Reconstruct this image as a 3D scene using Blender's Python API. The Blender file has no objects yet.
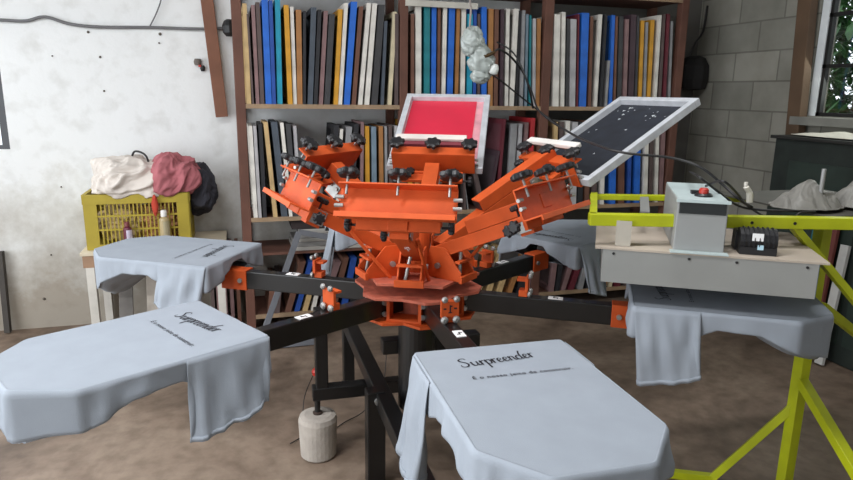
import bpy, math, random
import numpy as np
from mathutils import Vector, Matrix, noise
random.seed(7)
C = bpy.context.scene.collection
PI = math.pi
# ---------------------------------------------------------------- camera model (room coordinates, metres)
CAM = Vector((-0.6193778, -2.1992692, 1.4998566))
CR = Vector((0.9596894, -0.2807124, 0.0140253)); CU = Vector((0.0496177, 0.2183258, 0.9746137)); CF = Vector((0.2766483, 0.9346306, -0.2234533))
FL = 647.434
def ray(a, b): return CF + CR*((a-426.5)/FL) - CU*((b-240)/FL)
def on(a, b, ax, v):
    d = ray(a, b); return CAM + d*((v-CAM[ax])/d[ax])
def at(a, b, dep): return CAM + ray(a, b)*dep
cd = bpy.data.cameras.new('camera'); cam = bpy.data.objects.new('camera', cd); C.objects.link(cam)
m3 = Matrix((CR, CU, -CF)).transposed().to_4x4()
cam.matrix_world = Matrix.Translation(CAM) @ m3
cd.sensor_width = 36; cd.lens = FL/853*36; cd.clip_start = .02
bpy.context.scene.camera = cam

# ---------------------------------------------------------------- materials
def s2l(c):
    o = []
    for v in c:
        v = v/255.
        o.append(v/12.92 if v <= .04045 else ((v+.055)/1.055)**2.4)
    return tuple(o)
MC = {}
def mat(name, rgb, rough=.6, metal=0, var=.12, scale=8, bump=0, bscale=60, trans=0, coat=0, spec=.5):
    if name in MC: return MC[name]
    m = bpy.data.materials.new(name); m.use_nodes = True; nt = m.node_tree; N = nt.nodes; L = nt.links
    p = N['Principled BSDF']; p.inputs['Roughness'].default_value = rough; p.inputs['Metallic'].default_value = metal
    p.inputs['Specular IOR Level'].default_value = spec
    if trans: p.inputs['Transmission Weight'].default_value = trans
    if coat: p.inputs['Coat Weight'].default_value = coat
    c = s2l(rgb)
    tc = N.new('ShaderNodeTexCoord'); nz = N.new('ShaderNodeTexNoise'); nz.inputs['Scale'].default_value = scale; nz.inputs['Detail'].default_value = 5
    L.new(tc.outputs['Object'], nz.inputs['Vector'])
    r = N.new('ShaderNodeValToRGB'); r.color_ramp.elements[0].position = .3; r.color_ramp.elements[1].position = .7
    r.color_ramp.elements[0].color = tuple(max(0, v*(1-var)) for v in c)+(1,); r.color_ramp.elements[1].color = tuple(min(1, v*(1+var)) for v in c)+(1,)
    L.new(nz.outputs['Fac'], r.inputs['Fac']); L.new(r.outputs['Color'], p.inputs['Base Color'])
    if bump:
        n2 = N.new('ShaderNodeTexNoise'); n2.inputs['Scale'].default_value = bscale; n2.inputs['Detail'].default_value = 4
        L.new(tc.outputs['Object'], n2.inputs['Vector'])
        b = N.new('ShaderNodeBump'); b.inputs['Strength'].default_value = bump; b.inputs['Distance'].default_value = .01
        L.new(n2.outputs['Fac'], b.inputs['Height']); L.new(b.outputs['Normal'], p.inputs['Normal'])
    MC[name] = m
    return m
ORANGE = mat('orange_paint', (196, 82, 34), .6, var=.12, scale=14, spec=.3)
DUSTY = mat('dusty_orange_paint', (182, 96, 74), .7, var=.25, scale=30)
BLACKP = mat('black_paint', (13, 13, 14), .38, var=.15, coat=.2)
KNOB = mat('black_plastic', (26, 26, 29), .45)
CHROME = mat('zinc_steel', (160, 160, 158), .45, .7, var=.15, scale=40)
STEEL = mat('dull_steel', (150, 150, 150), .45, .6)
WHITEM = mat('white_label', (235, 235, 235), .5, var=.02)
INK = mat('black_ink', (30, 30, 38), .8, var=.05)
SHIRT = mat('grey_jersey', (146, 153, 162), .95, var=.04, scale=12, bump=.12, bscale=420, spec=.1)
FYEL = mat('yellow_green_paint', (176, 184, 20), .45, var=.12, scale=10)
ALU = mat('aluminium', (198, 201, 206), .45, .2, var=.12, scale=20)
PALW = mat('pallet_laminate', (120, 118, 115), .7)
GREYP = mat('light_grey_sheet_metal', (142, 143, 140), .55, .1, var=.08, scale=5)
BEIGE = mat('beige_board', (172, 160, 146), .8, var=.1)
WOOD = mat('brown_shelf_wood', (98, 64, 52), .75, var=.22, scale=6, bump=.15, bscale=30)
WOODL = mat('light_shelf_edge', (150, 126, 100), .8, var=.2, scale=10)

# ---------------------------------------------------------------- mesh building
W = {}
def rng(): return random.random()
class MB:
    def __init__(s, M=None): s.v = []; s.f = []; s.M = M
    def add(s, vs, fs, M=None):
        n = len(s.v)
        for v in vs:
            v = Vector(v)
            if M is not None: v = M @ v
            s.v.append(s.M @ v if s.M is not None else v)
        s.f += [tuple(i+n for i in f) for f in fs]
        return s
    def box(s, c, d, M=None):
        x, y, z = [k/2 for k in d]; c = Vector(c)
        vs = [c+Vector((i*x, j*y, k*z)) for i in (-1, 1) for j in (-1, 1) for k in (-1, 1)]
        return s.add(vs, [(0, 1, 3, 2), (4, 6, 7, 5), (0, 4, 5, 1), (2, 3, 7, 6), (0, 2, 6, 4), (1, 5, 7, 3)], M)
    def beam(s, a, b, w, h, up=(0, 0, 1)):
        a = Vector(a); b = Vector(b); d = (b-a); L = d.length; d.normalize(); u = Vector(up)
        if abs(d.dot(u)) > .98: u = Vector((0, 1, 0))
        sd = d.cross(u).normalized(); u = sd.cross(d)
        M = Matrix((d, sd, u)).transposed().to_4x4(); M.translation = (a+b)/2
        return s.box((0, 0, 0), (L, w, h), M)
    def frame2(s, a, b):
        a = Vector(a); b = Vector(b); d = (b-a).normalized(); u = Vector((0, 0, 1)) if abs(d.z) < .9 else Vector((1, 0, 0))
        p = d.cross(u).normalized(); q = d.cross(p)
        return a, b, p, q
    def cyl(s, a, b, r0, r1=None, n=16):
        r1 = r0 if r1 is None else r1
        a, b, p, q = s.frame2(a, b)
        vs = [c+p*(r*math.cos(2*PI*i/n))+q*(r*math.sin(2*PI*i/n)) for c, r in ((a, r0), (b, r1)) for i in range(n)]
        fs = [(i, (i+1) % n, n+(i+1) % n, n+i) for i in range(n)]+[tuple(range(n))[::-1], tuple(range(n, 2*n))]
        return s.add(vs, fs)
    def lathe(s, base, prof, n=20, axis=(0, 0, 1)):
        base = Vector(base); a, b, p, q = s.frame2(base, base+Vector(axis)); d = (b-a).normalized()
        vs = []; fs = []
        for (r, z) in prof: vs += [base+d*z+p*(r*math.cos(2*PI*i/n))+q*(r*math.sin(2*PI*i/n)) for i in range(n)]
        for k in range(len(prof)-1): fs += [(k*n+i, k*n+(i+1) % n, (k+1)*n+(i+1) % n, (k+1)*n+i) for i in range(n)]
        fs += [tuple(range(n))[::-1], tuple(range((len(prof)-1)*n, len(prof)*n))]
        return s.add(vs, fs)
    def star(s, base, r, h, lobes=7, axis=(0, 0, 1)):
        base = Vector(base); a, b, p, q = s.frame2(base, base+Vector(axis)); d = (b-a).normalized(); n = lobes*6
        vs = []; fs = []
        for zz, k in ((0, .8), (h*.25, 1), (h*.75, 1), (h, .72)):
            for i in range(n):
                t = 2*PI*i/n; rr = r*k*(1+.13*math.cos(lobes*t)); vs.append(base+d*zz+p*(rr*math.cos(t))+q*(rr*math.sin(t)))
        for k in range(3): fs += [(k*n+i, k*n+(i+1) % n, (k+1)*n+(i+1) % n, (k+1)*n+i) for i in range(n)]
        fs += [tuple(range(n))[::-1], tuple(range(3*n, 4*n))]
        return s.add(vs, fs)
    def prism(s, poly, z0, z1, M=None):
        n = len(poly); vs = [(x, y, z) for z in (z0, z1) for x, y in poly]
        return s.add(vs, [(i, (i+1) % n, n+(i+1) % n, n+i) for i in range(n)]+[tuple(range(n))[::-1], tuple(range(n, 2*n))], M)
    def sweep(s, pts, r, n=8):
        pts = [Vector(p) for p in pts]; vs = []; fs = []; u = None
        for i, p in enumerate(pts):
            d = (pts[min(i+1, len(pts)-1)]-pts[max(i-1, 0)]).normalized()
            if u is None: u = d.cross(Vector((0, 0, 1)) if abs(d.z) < .9 else Vector((1, 0, 0))).normalized()
            u = (u-d*u.dot(d)).normalized(); w = d.cross(u)
            rr = r[i] if isinstance(r, (list, tuple)) else r
            vs += [p+u*(rr*math.cos(2*PI*k/n))+w*(rr*math.sin(2*PI*k/n)) for k in range(n)]
        for i in range(len(pts)-1): fs += [(i*n+k, i*n+(k+1) % n, (i+1)*n+(k+1) % n, (i+1)*n+k) for k in range(n)]
        fs += [tuple(range(n))[::-1], tuple(range((len(pts)-1)*n, len(pts)*n))]
        return s.add(vs, fs)
    def grid(s, rows, close=False):
        n = len(rows[0]); vs = [v for r in rows for v in r]; fs = []
        for i in range(len(rows)-1):
            for k in range(n if close else n-1): fs.append((i*n+k, i*n+(k+1) % n, (i+1)*n+(k+1) % n, (i+1)*n+k))
        return s.add(vs, fs)
    def build(s, name, m, parent=None, loc=(0, 0, 0), rot=None, smooth=False, bevel=0, solid=0, sub=0):
        """vertices are world coordinates; the object gets its parent's (or its own) frame"""
        Mw = W[parent] if parent is not None else Matrix.Translation(Vector(loc)) @ (rot.to_4x4() if rot else Matrix.Identity(4))
        inv = Mw.inverted()
        me = bpy.data.meshes.new(name); me.from_pydata([inv @ v for v in s.v], [], s.f); me.update()
        for mm in (m if isinstance(m, (list, tuple)) else [m]): me.materials.append(mm)
        o = bpy.data.objects.new(name, me); C.objects.link(o)
        if parent is not None: o.parent = parent
        else: o.matrix_world = Mw
        W[o] = Mw
        if smooth:
            for p in me.polygons: p.use_smooth = True
        if solid: md = o.modifiers.new('solid', 'SOLIDIFY'); md.thickness = solid; md.offset = 0
        if sub: md = o.modifiers.new('sub', 'SUBSURF'); md.levels = sub; md.render_levels = sub
        if bevel: md = o.modifiers.new('bevel', 'BEVEL'); md.width = bevel; md.segments = 2; md.limit_method = 'ANGLE'
        return o
def tag(o, label=None, cat=None, group=None, kind=None):
    if label: o['label'] = label
    if cat: o['category'] = cat
    if group: o['group'] = group
    if kind: o['kind'] = kind
    return o
def empty(name, loc, rotz, label, cat, group=None):
    o = bpy.data.objects.new(name, None); C.objects.link(o); o.empty_display_size = .05
    o.location = loc; o.rotation_euler = (0, 0, rotz)
    W[o] = Matrix.Translation(Vector(loc)) @ Matrix.Rotation(rotz, 4, 'Z')
    return tag(o, label, cat, group)
def struct(mb, name, m, **k): return tag(mb.build(name, m, **k), kind='structure')

# ---------------------------------------------------------------- room
XL, XR, YB, YF, ZC = -3.6, 2.854, 2.22, -4.0, 3.2
def wall_mat():
    m = bpy.data.materials.new('stained_white_plaster'); m.use_nodes = True; nt = m.node_tree; N = nt.nodes; L = nt.links; p = N['Principled BSDF']; p.inputs['Roughness'].default_value = .85
    g = N.new('ShaderNodeNewGeometry'); sep = N.new('ShaderNodeSeparateXYZ'); L.new(g.outputs['Position'], sep.inputs[0])
    n1 = N.new('ShaderNodeTexNoise'); n1.inputs['Scale'].default_value = 2.2; n1.inputs['Detail'].default_value = 7; n1.inputs['Roughness'].default_value = .65; L.new(g.outputs['Position'], n1.inputs['Vector'])
    # grime whose outline wanders at about knee to waist height
    a = N.new('ShaderNodeMath'); a.operation = 'MULTIPLY_ADD'; a.inputs[1].default_value = 1.5; L.new(n1.outputs['Fac'], a.inputs[0])
    sb = N.new('ShaderNodeMath'); sb.operation = 'MULTIPLY'; sb.inputs[1].default_value = -.75; L.new(sep.outputs['Z'], sb.inputs[0]); L.new(sb.outputs[0], a.inputs[2])
    r = N.new('ShaderNodeValToRGB'); e = r.color_ramp.elements; e[0].position = .0; e[0].color = s2l((226, 228, 228))+(1,); e[1].position = .62; e[1].color = s2l((160, 152, 140))+(1,)
    x = e.new(.2); x.color = s2l((206, 206, 202))+(1,)
    L.new(a.outputs[0], r.inputs['Fac'])
    n2 = N.new('ShaderNodeTexNoise'); n2.inputs['Scale'].default_value = 9; n2.inputs['Detail'].default_value = 8; L.new(g.outputs['Position'], n2.inputs['Vector'])
    r2 = N.new('ShaderNodeValToRGB'); r2.color_ramp.elements[0].position = .28; r2.color_ramp.elements[0].color = (.8, .79, .77, 1); r2.color_ramp.elements[1].position = .5; r2.color_ramp.elements[1].color = (1, 1, 1, 1)
    L.new(n2.outputs['Fac'], r2.inputs['Fac'])
    mx = N.new('ShaderNodeMix'); mx.data_type = 'RGBA'; mx.blend_type = 'MULTIPLY'; mx.inputs[0].default_value = .7
    L.new(r.outputs['Color'], mx.inputs[6]); L.new(r2.outputs['Color'], mx.inputs[7]); L.new(mx.outputs[2], p.inputs['Base Color'])
    b = N.new('ShaderNodeBump'); b.inputs['Strength'].default_value = .25; b.inputs['Distance'].default_value = .02; L.new(n2.outputs['Fac'], b.inputs['Height']); L.new(b.outputs['Normal'], p.inputs['Normal'])
    return m
def block_mat():
    m = bpy.data.materials.new('grey_concrete_block'); m.use_nodes = True; nt = m.node_tree; N = nt.nodes; L = nt.links; p = N['Principled BSDF']; p.inputs['Roughness'].default_value = .95
    g = N.new('ShaderNodeNewGeometry'); sep = N.new('ShaderNodeSeparateXYZ'); L.new(g.outputs['Position'], sep.inputs[0])
    cb = N.new('ShaderNodeCombineXYZ'); L.new(sep.outputs['Y'], cb.inputs['X']); L.new(sep.outputs['Z'], cb.inputs['Y'])
    br = N.new('ShaderNodeTexBrick'); br.inputs['Scale'].default_value = 1; br.inputs['Brick Width'].default_value = .4; br.inputs['Row Height'].default_value = .2
    br.inputs['Mortar Size'].default_value = .006; br.inputs['Mortar Smooth'].default_value = .3; br.inputs['Color1'].default_value = s2l((150, 148, 138))+(1,); br.inputs['Color2'].default_value = s2l((132, 131, 122))+(1,); br.inputs['Mortar'].default_value = s2l((116, 114, 106))+(1,)
    L.new(cb.outputs[0], br.inputs['Vector'])
    n2 = N.new('ShaderNodeTexNoise'); n2.inputs['Scale'].default_value = 5; n2.inputs['Detail'].default_value = 9; L.new(g.outputs['Position'], n2.inputs['Vector'])
    r2 = N.new('ShaderNodeValToRGB'); r2.color_ramp.elements[0].position = .3; r2.color_ramp.elements[0].color = (.7, .7, .68, 1); r2.color_ramp.elements[1].position = .65
    L.new(n2.outputs['Fac'], r2.inputs['Fac'])
    mx = N.new('ShaderNodeMix'); mx.data_type = 'RGBA'; mx.blend_type = 'MULTIPLY'; mx.inputs[0].default_value = .8
    L.new(br.outputs['Color'], mx.inputs[6]); L.new(r2.outputs['Color'], mx.inputs[7]); L.new(mx.outputs[2], p.inputs['Base Color'])
    b = N.new('ShaderNodeBump'); b.inputs['Strength'].default_value = .6; b.inputs['Distance'].default_value = .01; b.invert = True; L.new(br.outputs['Fac'], b.inputs['Height']); L.new(b.outputs['Normal'], p.inputs['Normal'])
    return m
def floor_mat():
    m = bpy.data.materials.new('stained_concrete_floor'); m.use_nodes = True; nt = m.node_tree; N = nt.nodes; L = nt.links; p = N['Principled BSDF']; p.inputs['Roughness'].default_value = .6
    g = N.new('ShaderNodeNewGeometry')
    n1 = N.new('ShaderNodeTexNoise'); n1.inputs['Scale'].default_value = 1.7; n1.inputs['Detail'].default_value = 9; n1.inputs['Roughness'].default_value = .62; n1.inputs['Distortion'].default_value = .6; L.new(g.outputs['Position'], n1.inputs['Vector'])
    r = N.new('ShaderNodeValToRGB'); e = r.color_ramp.elements; e[0].position = .32; e[0].color = s2l((92, 77, 65))+(1,); e[1].position = .75; e[1].color = s2l((160, 143, 126))+(1,)
    x = e.new(.5); x.color = s2l((128, 110, 95))+(1,)
    L.new(n1.outputs['Fac'], r.inputs['Fac'])
    n2 = N.new('ShaderNodeTexNoise'); n2.inputs['Scale'].default_value = 14; n2.inputs['Detail'].default_value = 8; L.new(g.outputs['Position'], n2.inputs['Vector'])
    r2 = N.new('ShaderNodeValToRGB'); r2.color_ramp.elements[0].position = .32; r2.color_ramp.elements[0].color = (.6, .58, .55, 1); r2.color_ramp.elements[1].position = .6
    L.new(n2.outputs['Fac'], r2.inputs['Fac'])
    mx = N.new('ShaderNodeMix'); mx.data_type = 'RGBA'; mx.blend_type = 'MULTIPLY'; mx.inputs[0].default_value = .7
    L.new(r.outputs['Color'], mx.inputs[6]); L.new(r2.outputs['Color'], mx.inputs[7]); L.new(mx.outputs[2], p.inputs['Base Color'])
    b = N.new('ShaderNodeBump'); b.inputs['Strength'].default_value = .3; b.inputs['Distance'].default_value = .01; L.new(n2.outputs['Fac'], b.inputs['Height']); L.new(b.outputs['Normal'], p.inputs['Normal'])
    return m
PLASTER = wall_mat(); BLOCK = block_mat()
struct(MB().box(((XL+XR)/2, (YB+YF)/2, -.05), (XR-XL+.4, YB-YF+.4, .1)), 'floor', floor_mat())
struct(MB().box(((XL+XR)/2, (YB+YF)/2, ZC+.05), (XR-XL+.4, YB-YF+.4, .1)), 'ceiling', mat('ceiling_plaster', (150, 146, 140), .9))
def wall_rects(mb, axis, pos, th, rects):
    for (a0, a1, z0, z1) in rects:
        if axis == 'y': mb.box(((a0+a1)/2, pos+th/2, (z0+z1)/2), (a1-a0, abs(th), z1-z0))
        else: mb.box((pos+th/2, (a0+a1)/2, (z0+z1)/2), (abs(th), a1-a0, z1-z0))
    return mb
# back wall with a window at its far left
WL0, WL1, WZ0, WZ1 = -3.0, -1.905, 1.13, 2.3
WB = struct(wall_rects(MB(), 'y', YB, .15, [(XL, WL0, 0, ZC), (WL1, 1.4, 0, ZC), (WL0, WL1, 0, WZ0), (WL0, WL1, WZ1, ZC)]), 'wall_back', PLASTER)
struct(wall_rects(MB(), 'y', YB, .15, [(1.4, XR, 0, ZC)]), 'wall_back_right', mat('bare_grey_render', (96, 94, 90), .95, var=.15, scale=4))
# right wall of concrete blocks with a window
RY0, RY1, RZ0, RZ1 = -.2, 1.13, 1.385, 2.35
struct(wall_rects(MB(), 'x', XR, .15, [(YF, RY0, 0, ZC), (RY1, YB, 0, ZC), (RY0, RY1, 0, RZ0), (RY0, RY1, RZ1, ZC)]), 'wall_right', BLOCK)
# left wall, out of view, with an assumed wide doorway to let daylight in
struct(wall_rects(MB(), 'x', XL, -.15, [(YF, -3.4, 0, ZC), (1.2, YB, 0, ZC), (-3.4, 1.2, 2.7, ZC)]), 'wall_left', PLASTER)
struct(wall_rects(MB(), 'y', YF, -.15, [(XL, XR, 0, ZC)]), 'wall_front', PLASTER)
# window frames
wf = MB()
for x in (WL0+.02, (WL0+WL1)/2, WL1-.02): wf.box((x, YB+.03, (WZ0+WZ1)/2), (.04, .05, WZ1-WZ0))
for k in range(5): wf.box(((WL0+WL1)/2, YB+.03, WZ0+.012+k*(WZ1-WZ0-.024)/4), (WL1-WL0, .03, .024))
struct(wf, 'window_1', mat('dark_window_steel', (72, 74, 78), .5))
wf = MB()
for y in (RY0+.02, .32, .72, RY1-.075): wf.box((XR+.03, y, (RZ0+RZ1)/2), (.03, .022, RZ1-RZ0))
for z in (RZ0+.012, RZ0+.3, RZ0+.6, RZ1-.012): wf.box((XR+.03, (RY0+RY1)/2, z), (.03, RY1-RY0, .022))
w2 = struct(wf, 'window_2', mat('black_window_steel', (24, 24, 24), .5)); W[w2] = Matrix.Identity(4)
MB().box((XR+.035, RY1-.032, (RZ0+RZ1)/2), (.05, .055, RZ1-RZ0)).build('frame_strip', mat('white_window_paint', (215, 220, 222), .5), w2, bevel=.003)
def glass():
    m = bpy.data.materials.new('window_glass'); m.use_nodes = True; N = m.node_tree.nodes; L = m.node_tree.links; N.clear()
    o = N.new('ShaderNodeOutputMaterial'); a = N.new('ShaderNodeBsdfTransparent'); b = N.new('ShaderNodeBsdfGlossy'); b.inputs['Roughness'].default_value = .02; x = N.new('ShaderNodeMixShader'); x.inputs[0].default_value = .06
    L.new(a.outputs[0], x.inputs[1]); L.new(b.outputs[0], x.inputs[2]); L.new(x.outputs[0], o.inputs[0]); return m
MB().box((XR+.03, (RY0+RY1)/2, (RZ0+RZ1)/2), (.004, RY1-RY0-.06, RZ1-RZ0-.04)).build('window_pane', glass(), w2)
struct(MB().box((XR+.005, (RY0+RY1)/2, RZ0-.03), (.19, RY1-RY0+.06, .05)), 'trim_1', mat('grey_concrete_sill', (118, 118, 112), .9))
# garden outside the right-hand window
def shrub(name, cx, cy, cz, r, n, col, label, seed):
    rnd = random.Random(seed); mb = MB()
    for i in range(n):
        d = Vector((rnd.gauss(0, 1), rnd.gauss(0, 1), rnd.gauss(0, 1))).normalized()*(r*rnd.uniform(.35, 1))
        c = Vector((cx, cy, cz))+Vector((d.x*.5, d.y, d.z))
        R_ = Matrix.Rotation(rnd.uniform(0, 6.28), 3, 'Z') @ Matrix.Rotation(rnd.uniform(-1, 1), 3, 'X'); s = rnd.uniform(.035, .075)
        pts = [(0, -s*1.4, 0), (s*.5, -s*.4, .006), (s*.45, s*.5, .01), (0, s*1.4, 0), (-s*.45, s*.5, .01), (-s*.5, -s*.4, .006)]
        mb.add([c+R_ @ Vector(p) for p in pts], [(0, 1, 2, 3, 4, 5)])
    t = empty(name, (cx, cy, 0), 0, label, 'shrub', 'shrubs outside the window')
    mb.build('foliage', mat('leaf_'+str(seed), col, .45, var=.5, scale=9), t)
    st = MB()
    for k in range(4): st.sweep([(cx+.03*k, cy, 0), (cx+.05*(k-2), cy+.1*(k-1), cz*.5), (cx+.08*(k-2), cy+.22*(k-1.5), cz)], .018, 6)
    st.build('stem', mat('bark', (84, 70, 54), .9), t)
shrub('leafy_shrub', 3.75, .75, 1.75, .75, 3200, (110, 156, 96), 'light green leafy shrub close outside the right-hand window', 3)
shrub('leafy_shrub', 4.6, 2.2, 1.7, 1.3, 4500, (58, 104, 52), 'dark green leafy shrub standing further back outside the right-hand window', 4)
tag(MB().box((4.6, .5, -.06), (3.2, 9, .1)).build('garden_ground', mat('garden_soil', (86, 92, 60), .95)), kind='structure')

# timber post beside the window, leaning plank by the shelf
p0 = on(790, 186, 0, 2.80); p1 = on(808, 0, 0, 2.80)
px = lambda z: p0 + (p1-p0)*((z-p0.z)/(p1.z-p0.z))
tag(MB().beam(px(.01), px(2.9), .1, .06, up=(1, 0, 0)).build('timber_post', mat('post_wood', (88, 68, 50), .8, var=.2, scale=4, bump=.2), bevel=.004, loc=px(0)), 'rough brown timber post standing against the block wall beside the right-hand window', 'post')
a = on(222, 117, 1, 2.16); b = on(207, 0, 1, 2.19); b = a+(b-a)*1.35
tag(MB().beam(a, b, .028, .075, up=(1, 0, 0)).build('hanging_plank', mat('plank_wood', (124, 84, 66), .8, var=.2, scale=5), loc=a, bevel=.003), 'reddish brown wooden plank fixed slanting on the white wall left of the shelf', 'plank')

# ---------------------------------------------------------------- shelf
YS = 1.803
PX = [-.575, .405, 1.375, 2.40]
sh = empty('storage_shelf', (.9, YS+.2, 0), 0, 'tall brown wooden shelf with three bays full of upright screen frames', 'shelf')
def post(x, w=.05):
    m = MB().box((x, YS+.03, 1.35), (w, .06, 2.7)); m.box((x, YB-.03, 1.35), (w, .05, 2.7)); m.build('upright', WOOD, sh, bevel=.003)
for x, w in zip(PX, (.055, .05, .06, .055)): post(x, w)
LEV = [.10, .722, 1.402, 2.13]
for i in range(3):
    x0 = PX[i]+.026; x1 = PX[i+1]-.026
    for z in LEV:
        th = .02
        bd = MB().box(((x0+x1)/2, YS+.215, z), (x1-x0, .39, th)).build('shelf_board', WOOD, sh)
        MB().box(((x0+x1)/2, YS+.01, z), (x1-x0, .016, .026)).build('edge_strip', WOODL, sh)
# pale horizontal batten in the upper middle bay
MB().box((.64, YS-.012, 2.02), (.46, .02, .035)).build('batten', mat('pale_batten', (190, 186, 176), .7), sh)

COL = {'tan': (186, 158, 112), 'mauve': (128, 100, 100), 'dusk': (84, 70, 68), 'blue': (34, 98, 190), 'cyan': (28, 140, 168), 'ochre': (196, 142, 42), 'white': (212, 208, 200),
       'orange brown': (156, 108, 62), 'black': (36, 36, 40), 'slate grey': (70, 78, 88), 'dark grey': (58, 58, 60), 'brown': (104, 70, 56), 'teal': (30, 116, 124), 'grey': (138, 138, 140),
       'grey blue': (110, 128, 142), 'maroon': (96, 32, 44), 'red': (172, 38, 44), 'silver': (168, 166, 168), 'purple brown': (64, 46, 54), 'cream': (198, 186, 156), 'deep blue': (30, 72, 150)}
MESHM = {}
def meshmat(k): return mat('mesh_'+k, [int(v*.7+40) for v in COL[k]], .8, var=.2)
# colour, x top, x bottom, width (px of the zoomed view), y top (px)
def cv(lst, sc, x0, y0): return [(c, x0+xt/sc, x0+xb/sc, w/sc, y0+yt/sc) for c, xt, xb, w, yt in lst]
UL = cv([('tan', 92, 122, 20, 15), ('dusk', 117, 141, 17, 60), ('mauve', 140, 161, 15, 22), ('dusk', 160, 181, 17, 10), ('blue', 190, 208, 26, -2), ('deep blue', 215, 231, 16, 2), ('cyan', 245, 256, 22, -5), ('ochre', 282, 300, 20, 22),
         ('white', 306, 321, 15, 28), ('orange brown', 335, 341, 22, 42), ('black', 360, 360, 12, 48), ('slate grey', 400, 384, 22, 32), ('black', 425, 407, 16, 42), ('mauve', 452, 430, 18, 46), ('dark grey', 478, 456, 24, 60),
         ('ochre', 514, 494, 18, 40), ('white', 538, 512, 16, 14), ('blue', 572, 540, 26, 8), ('brown', 602, 570, 18, 28), ('white', 636, 598, 18, 13), ('white', 660, 626, 20, 15), ('dark grey', 690, 658, 28, 20), ('slate grey', 708, 692, 13, 90), ('cream', 748, 724, 17, 50), ('dusk', 770, 752, 15, 60)], 4.265, 220, 0)
UM = cv([('brown', 96, 96, 14, 60), ('white', 122, 122, 26, 15), ('teal', 160, 158, 24, 15), ('blue', 190, 186, 20, 20), ('brown', 212, 208, 12, 25), ('white', 237, 228, 16, 28), ('blue', 267, 255, 26, 30), ('orange brown', 294, 284, 14, 35), ('white', 318, 311, 20, 30), ('cyan', 345, 341, 22, 60),
         ('deep blue', 366, 362, 14, 30), ('dusk', 383, 381, 12, 60), ('blue', 403, 403, 22, 30), ('orange brown', 434, 430, 22, 38), ('brown', 458, 453, 18, 40), ('purple brown', 482, 476, 14, 40), ('white', 507, 499, 16, 38), ('white', 543, 521, 18, 38), ('black', 558, 541, 11, 45), ('grey', 574, 562, 14, 45), ('grey blue', 590, 582, 12, 60),
         ('teal', 604, 600, 8, 65), ('silver', 620, 617, 12, 80), ('orange brown', 640, 636, 18, 80)], 4.288, 390, 0)
UR = cv([('white', 158, 150, 28, 62), ('white', 186, 180, 16, 52), ('dark grey', 205, 199, 10, 80), ('silver', 228, 222, 26, 82), ('maroon', 250, 243, 7, 60), ('blue', 280, 266, 34, 55), ('brown', 308, 297, 13, 70), ('white', 345, 322, 14, 62), ('black', 366, 342, 12, 62), ('grey', 380, 366, 15, 258), ('blue', 400, 386, 18, 65), ('brown', 413, 402, 10, 70),
         ('dark grey', 433, 422, 20, 70), ('mauve', 456, 444, 16, 82), ('purple brown', 484, 469, 26, 62), ('dark grey', 503, 490, 11, 70), ('ochre', 522, 508, 16, 88), ('grey', 541, 528, 12, 95), ('ochre', 568, 547, 18, 85), ('white', 597, 573, 12, 65), ('dusk', 614, 592, 14, 62), ('maroon', 632, 612, 14, 60), ('grey', 650, 636, 12, 90)], 4.265, 520, 0)
ML = cv([('white', 42, 66, 17, 108), ('silver', 61, 84, 13, 108), ('black', 84, 104, 16, 100), ('tan', 106, 148, 18, 92), ('slate grey', 142, 186, 26, 92), ('white', 174, 212, 14, 95), ('dark grey', 200, 232, 20, 100), ('silver', 228, 252, 14, 108), ('black', 404, 380, 20, 105), ('white', 424, 403, 13, 122), ('grey', 456, 432, 24, 112), ('black', 486, 462, 20, 100), ('mauve', 511, 506, 12, 92), ('ochre', 530, 534, 18, 110), ('grey blue', 558, 562, 20, 112), ('orange brown', 588, 592, 17, 110), ('grey', 608, 611, 10, 110), ('dusk', 626, 630, 14, 105), ('silver', 650, 652, 14, 108)], 4.17, 240, 100)
MM = cv([('ochre', 36, 36, 18, 120), ('orange brown', 66, 66, 16, 120), ('grey', 100, 100, 18, 115), ('dusk', 150, 150, 20, 120), ('brown', 200, 200, 20, 120), ('dusk', 245, 250, 20, 120), ('dusk', 276, 320, 16, 260), ('grey', 240, 262, 18, 290), ('purple brown', 380, 340, 26, 235), ('maroon', 402, 372, 30, 112), ('grey', 440, 420, 24, 130), ('silver', 464, 446, 14, 130), ('mauve', 488, 468, 15, 125), ('red', 512, 492, 18, 108)], 3.84, 400, 90)
MR = [('tan', 556, 554, 4, 122), ('dusk', 562, 560, 5, 122), ('white', 568, 566, 4, 121), ('silver', 575, 573, 6, 122), ('black', 582, 580, 6, 122), ('brown', 589, 587, 5, 121), ('dusk', 596, 594, 5, 124), ('white', 604, 602, 4, 124), ('blue', 614, 612, 6, 124), ('brown', 622, 621, 7, 126), ('deep blue', 631, 629, 4, 126), ('blue', 639, 637, 6, 124), ('white', 647, 645, 4, 124), ('dusk', 652, 650, 4, 124), ('white', 658, 656, 3.5, 124), ('mauve', 664, 661, 4, 124)]
BL = [('dusk', 268, 266, 4, 270), ('mauve', 237, 237, 4, 272)] and [('brown', 273, 270, 5, 285), ('dusk', 280, 277, 5, 280), ('brown', 303, 288, 6, 262), ('deep blue', 311, 297, 5, 262), ('tan', 318, 305, 5, 264), ('white', 324, 313, 4, 262), ('mauve', 338, 322, 6, 262), ('brown', 346, 333, 6, 258), ('deep blue', 354, 344, 6, 258), ('black', 362, 352, 6, 258), ('brown', 372, 364, 6, 258), ('grey', 382, 376, 6, 258), ('dusk', 392, 388, 6, 258), ('mauve', 399, 397, 5, 258)]
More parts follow.
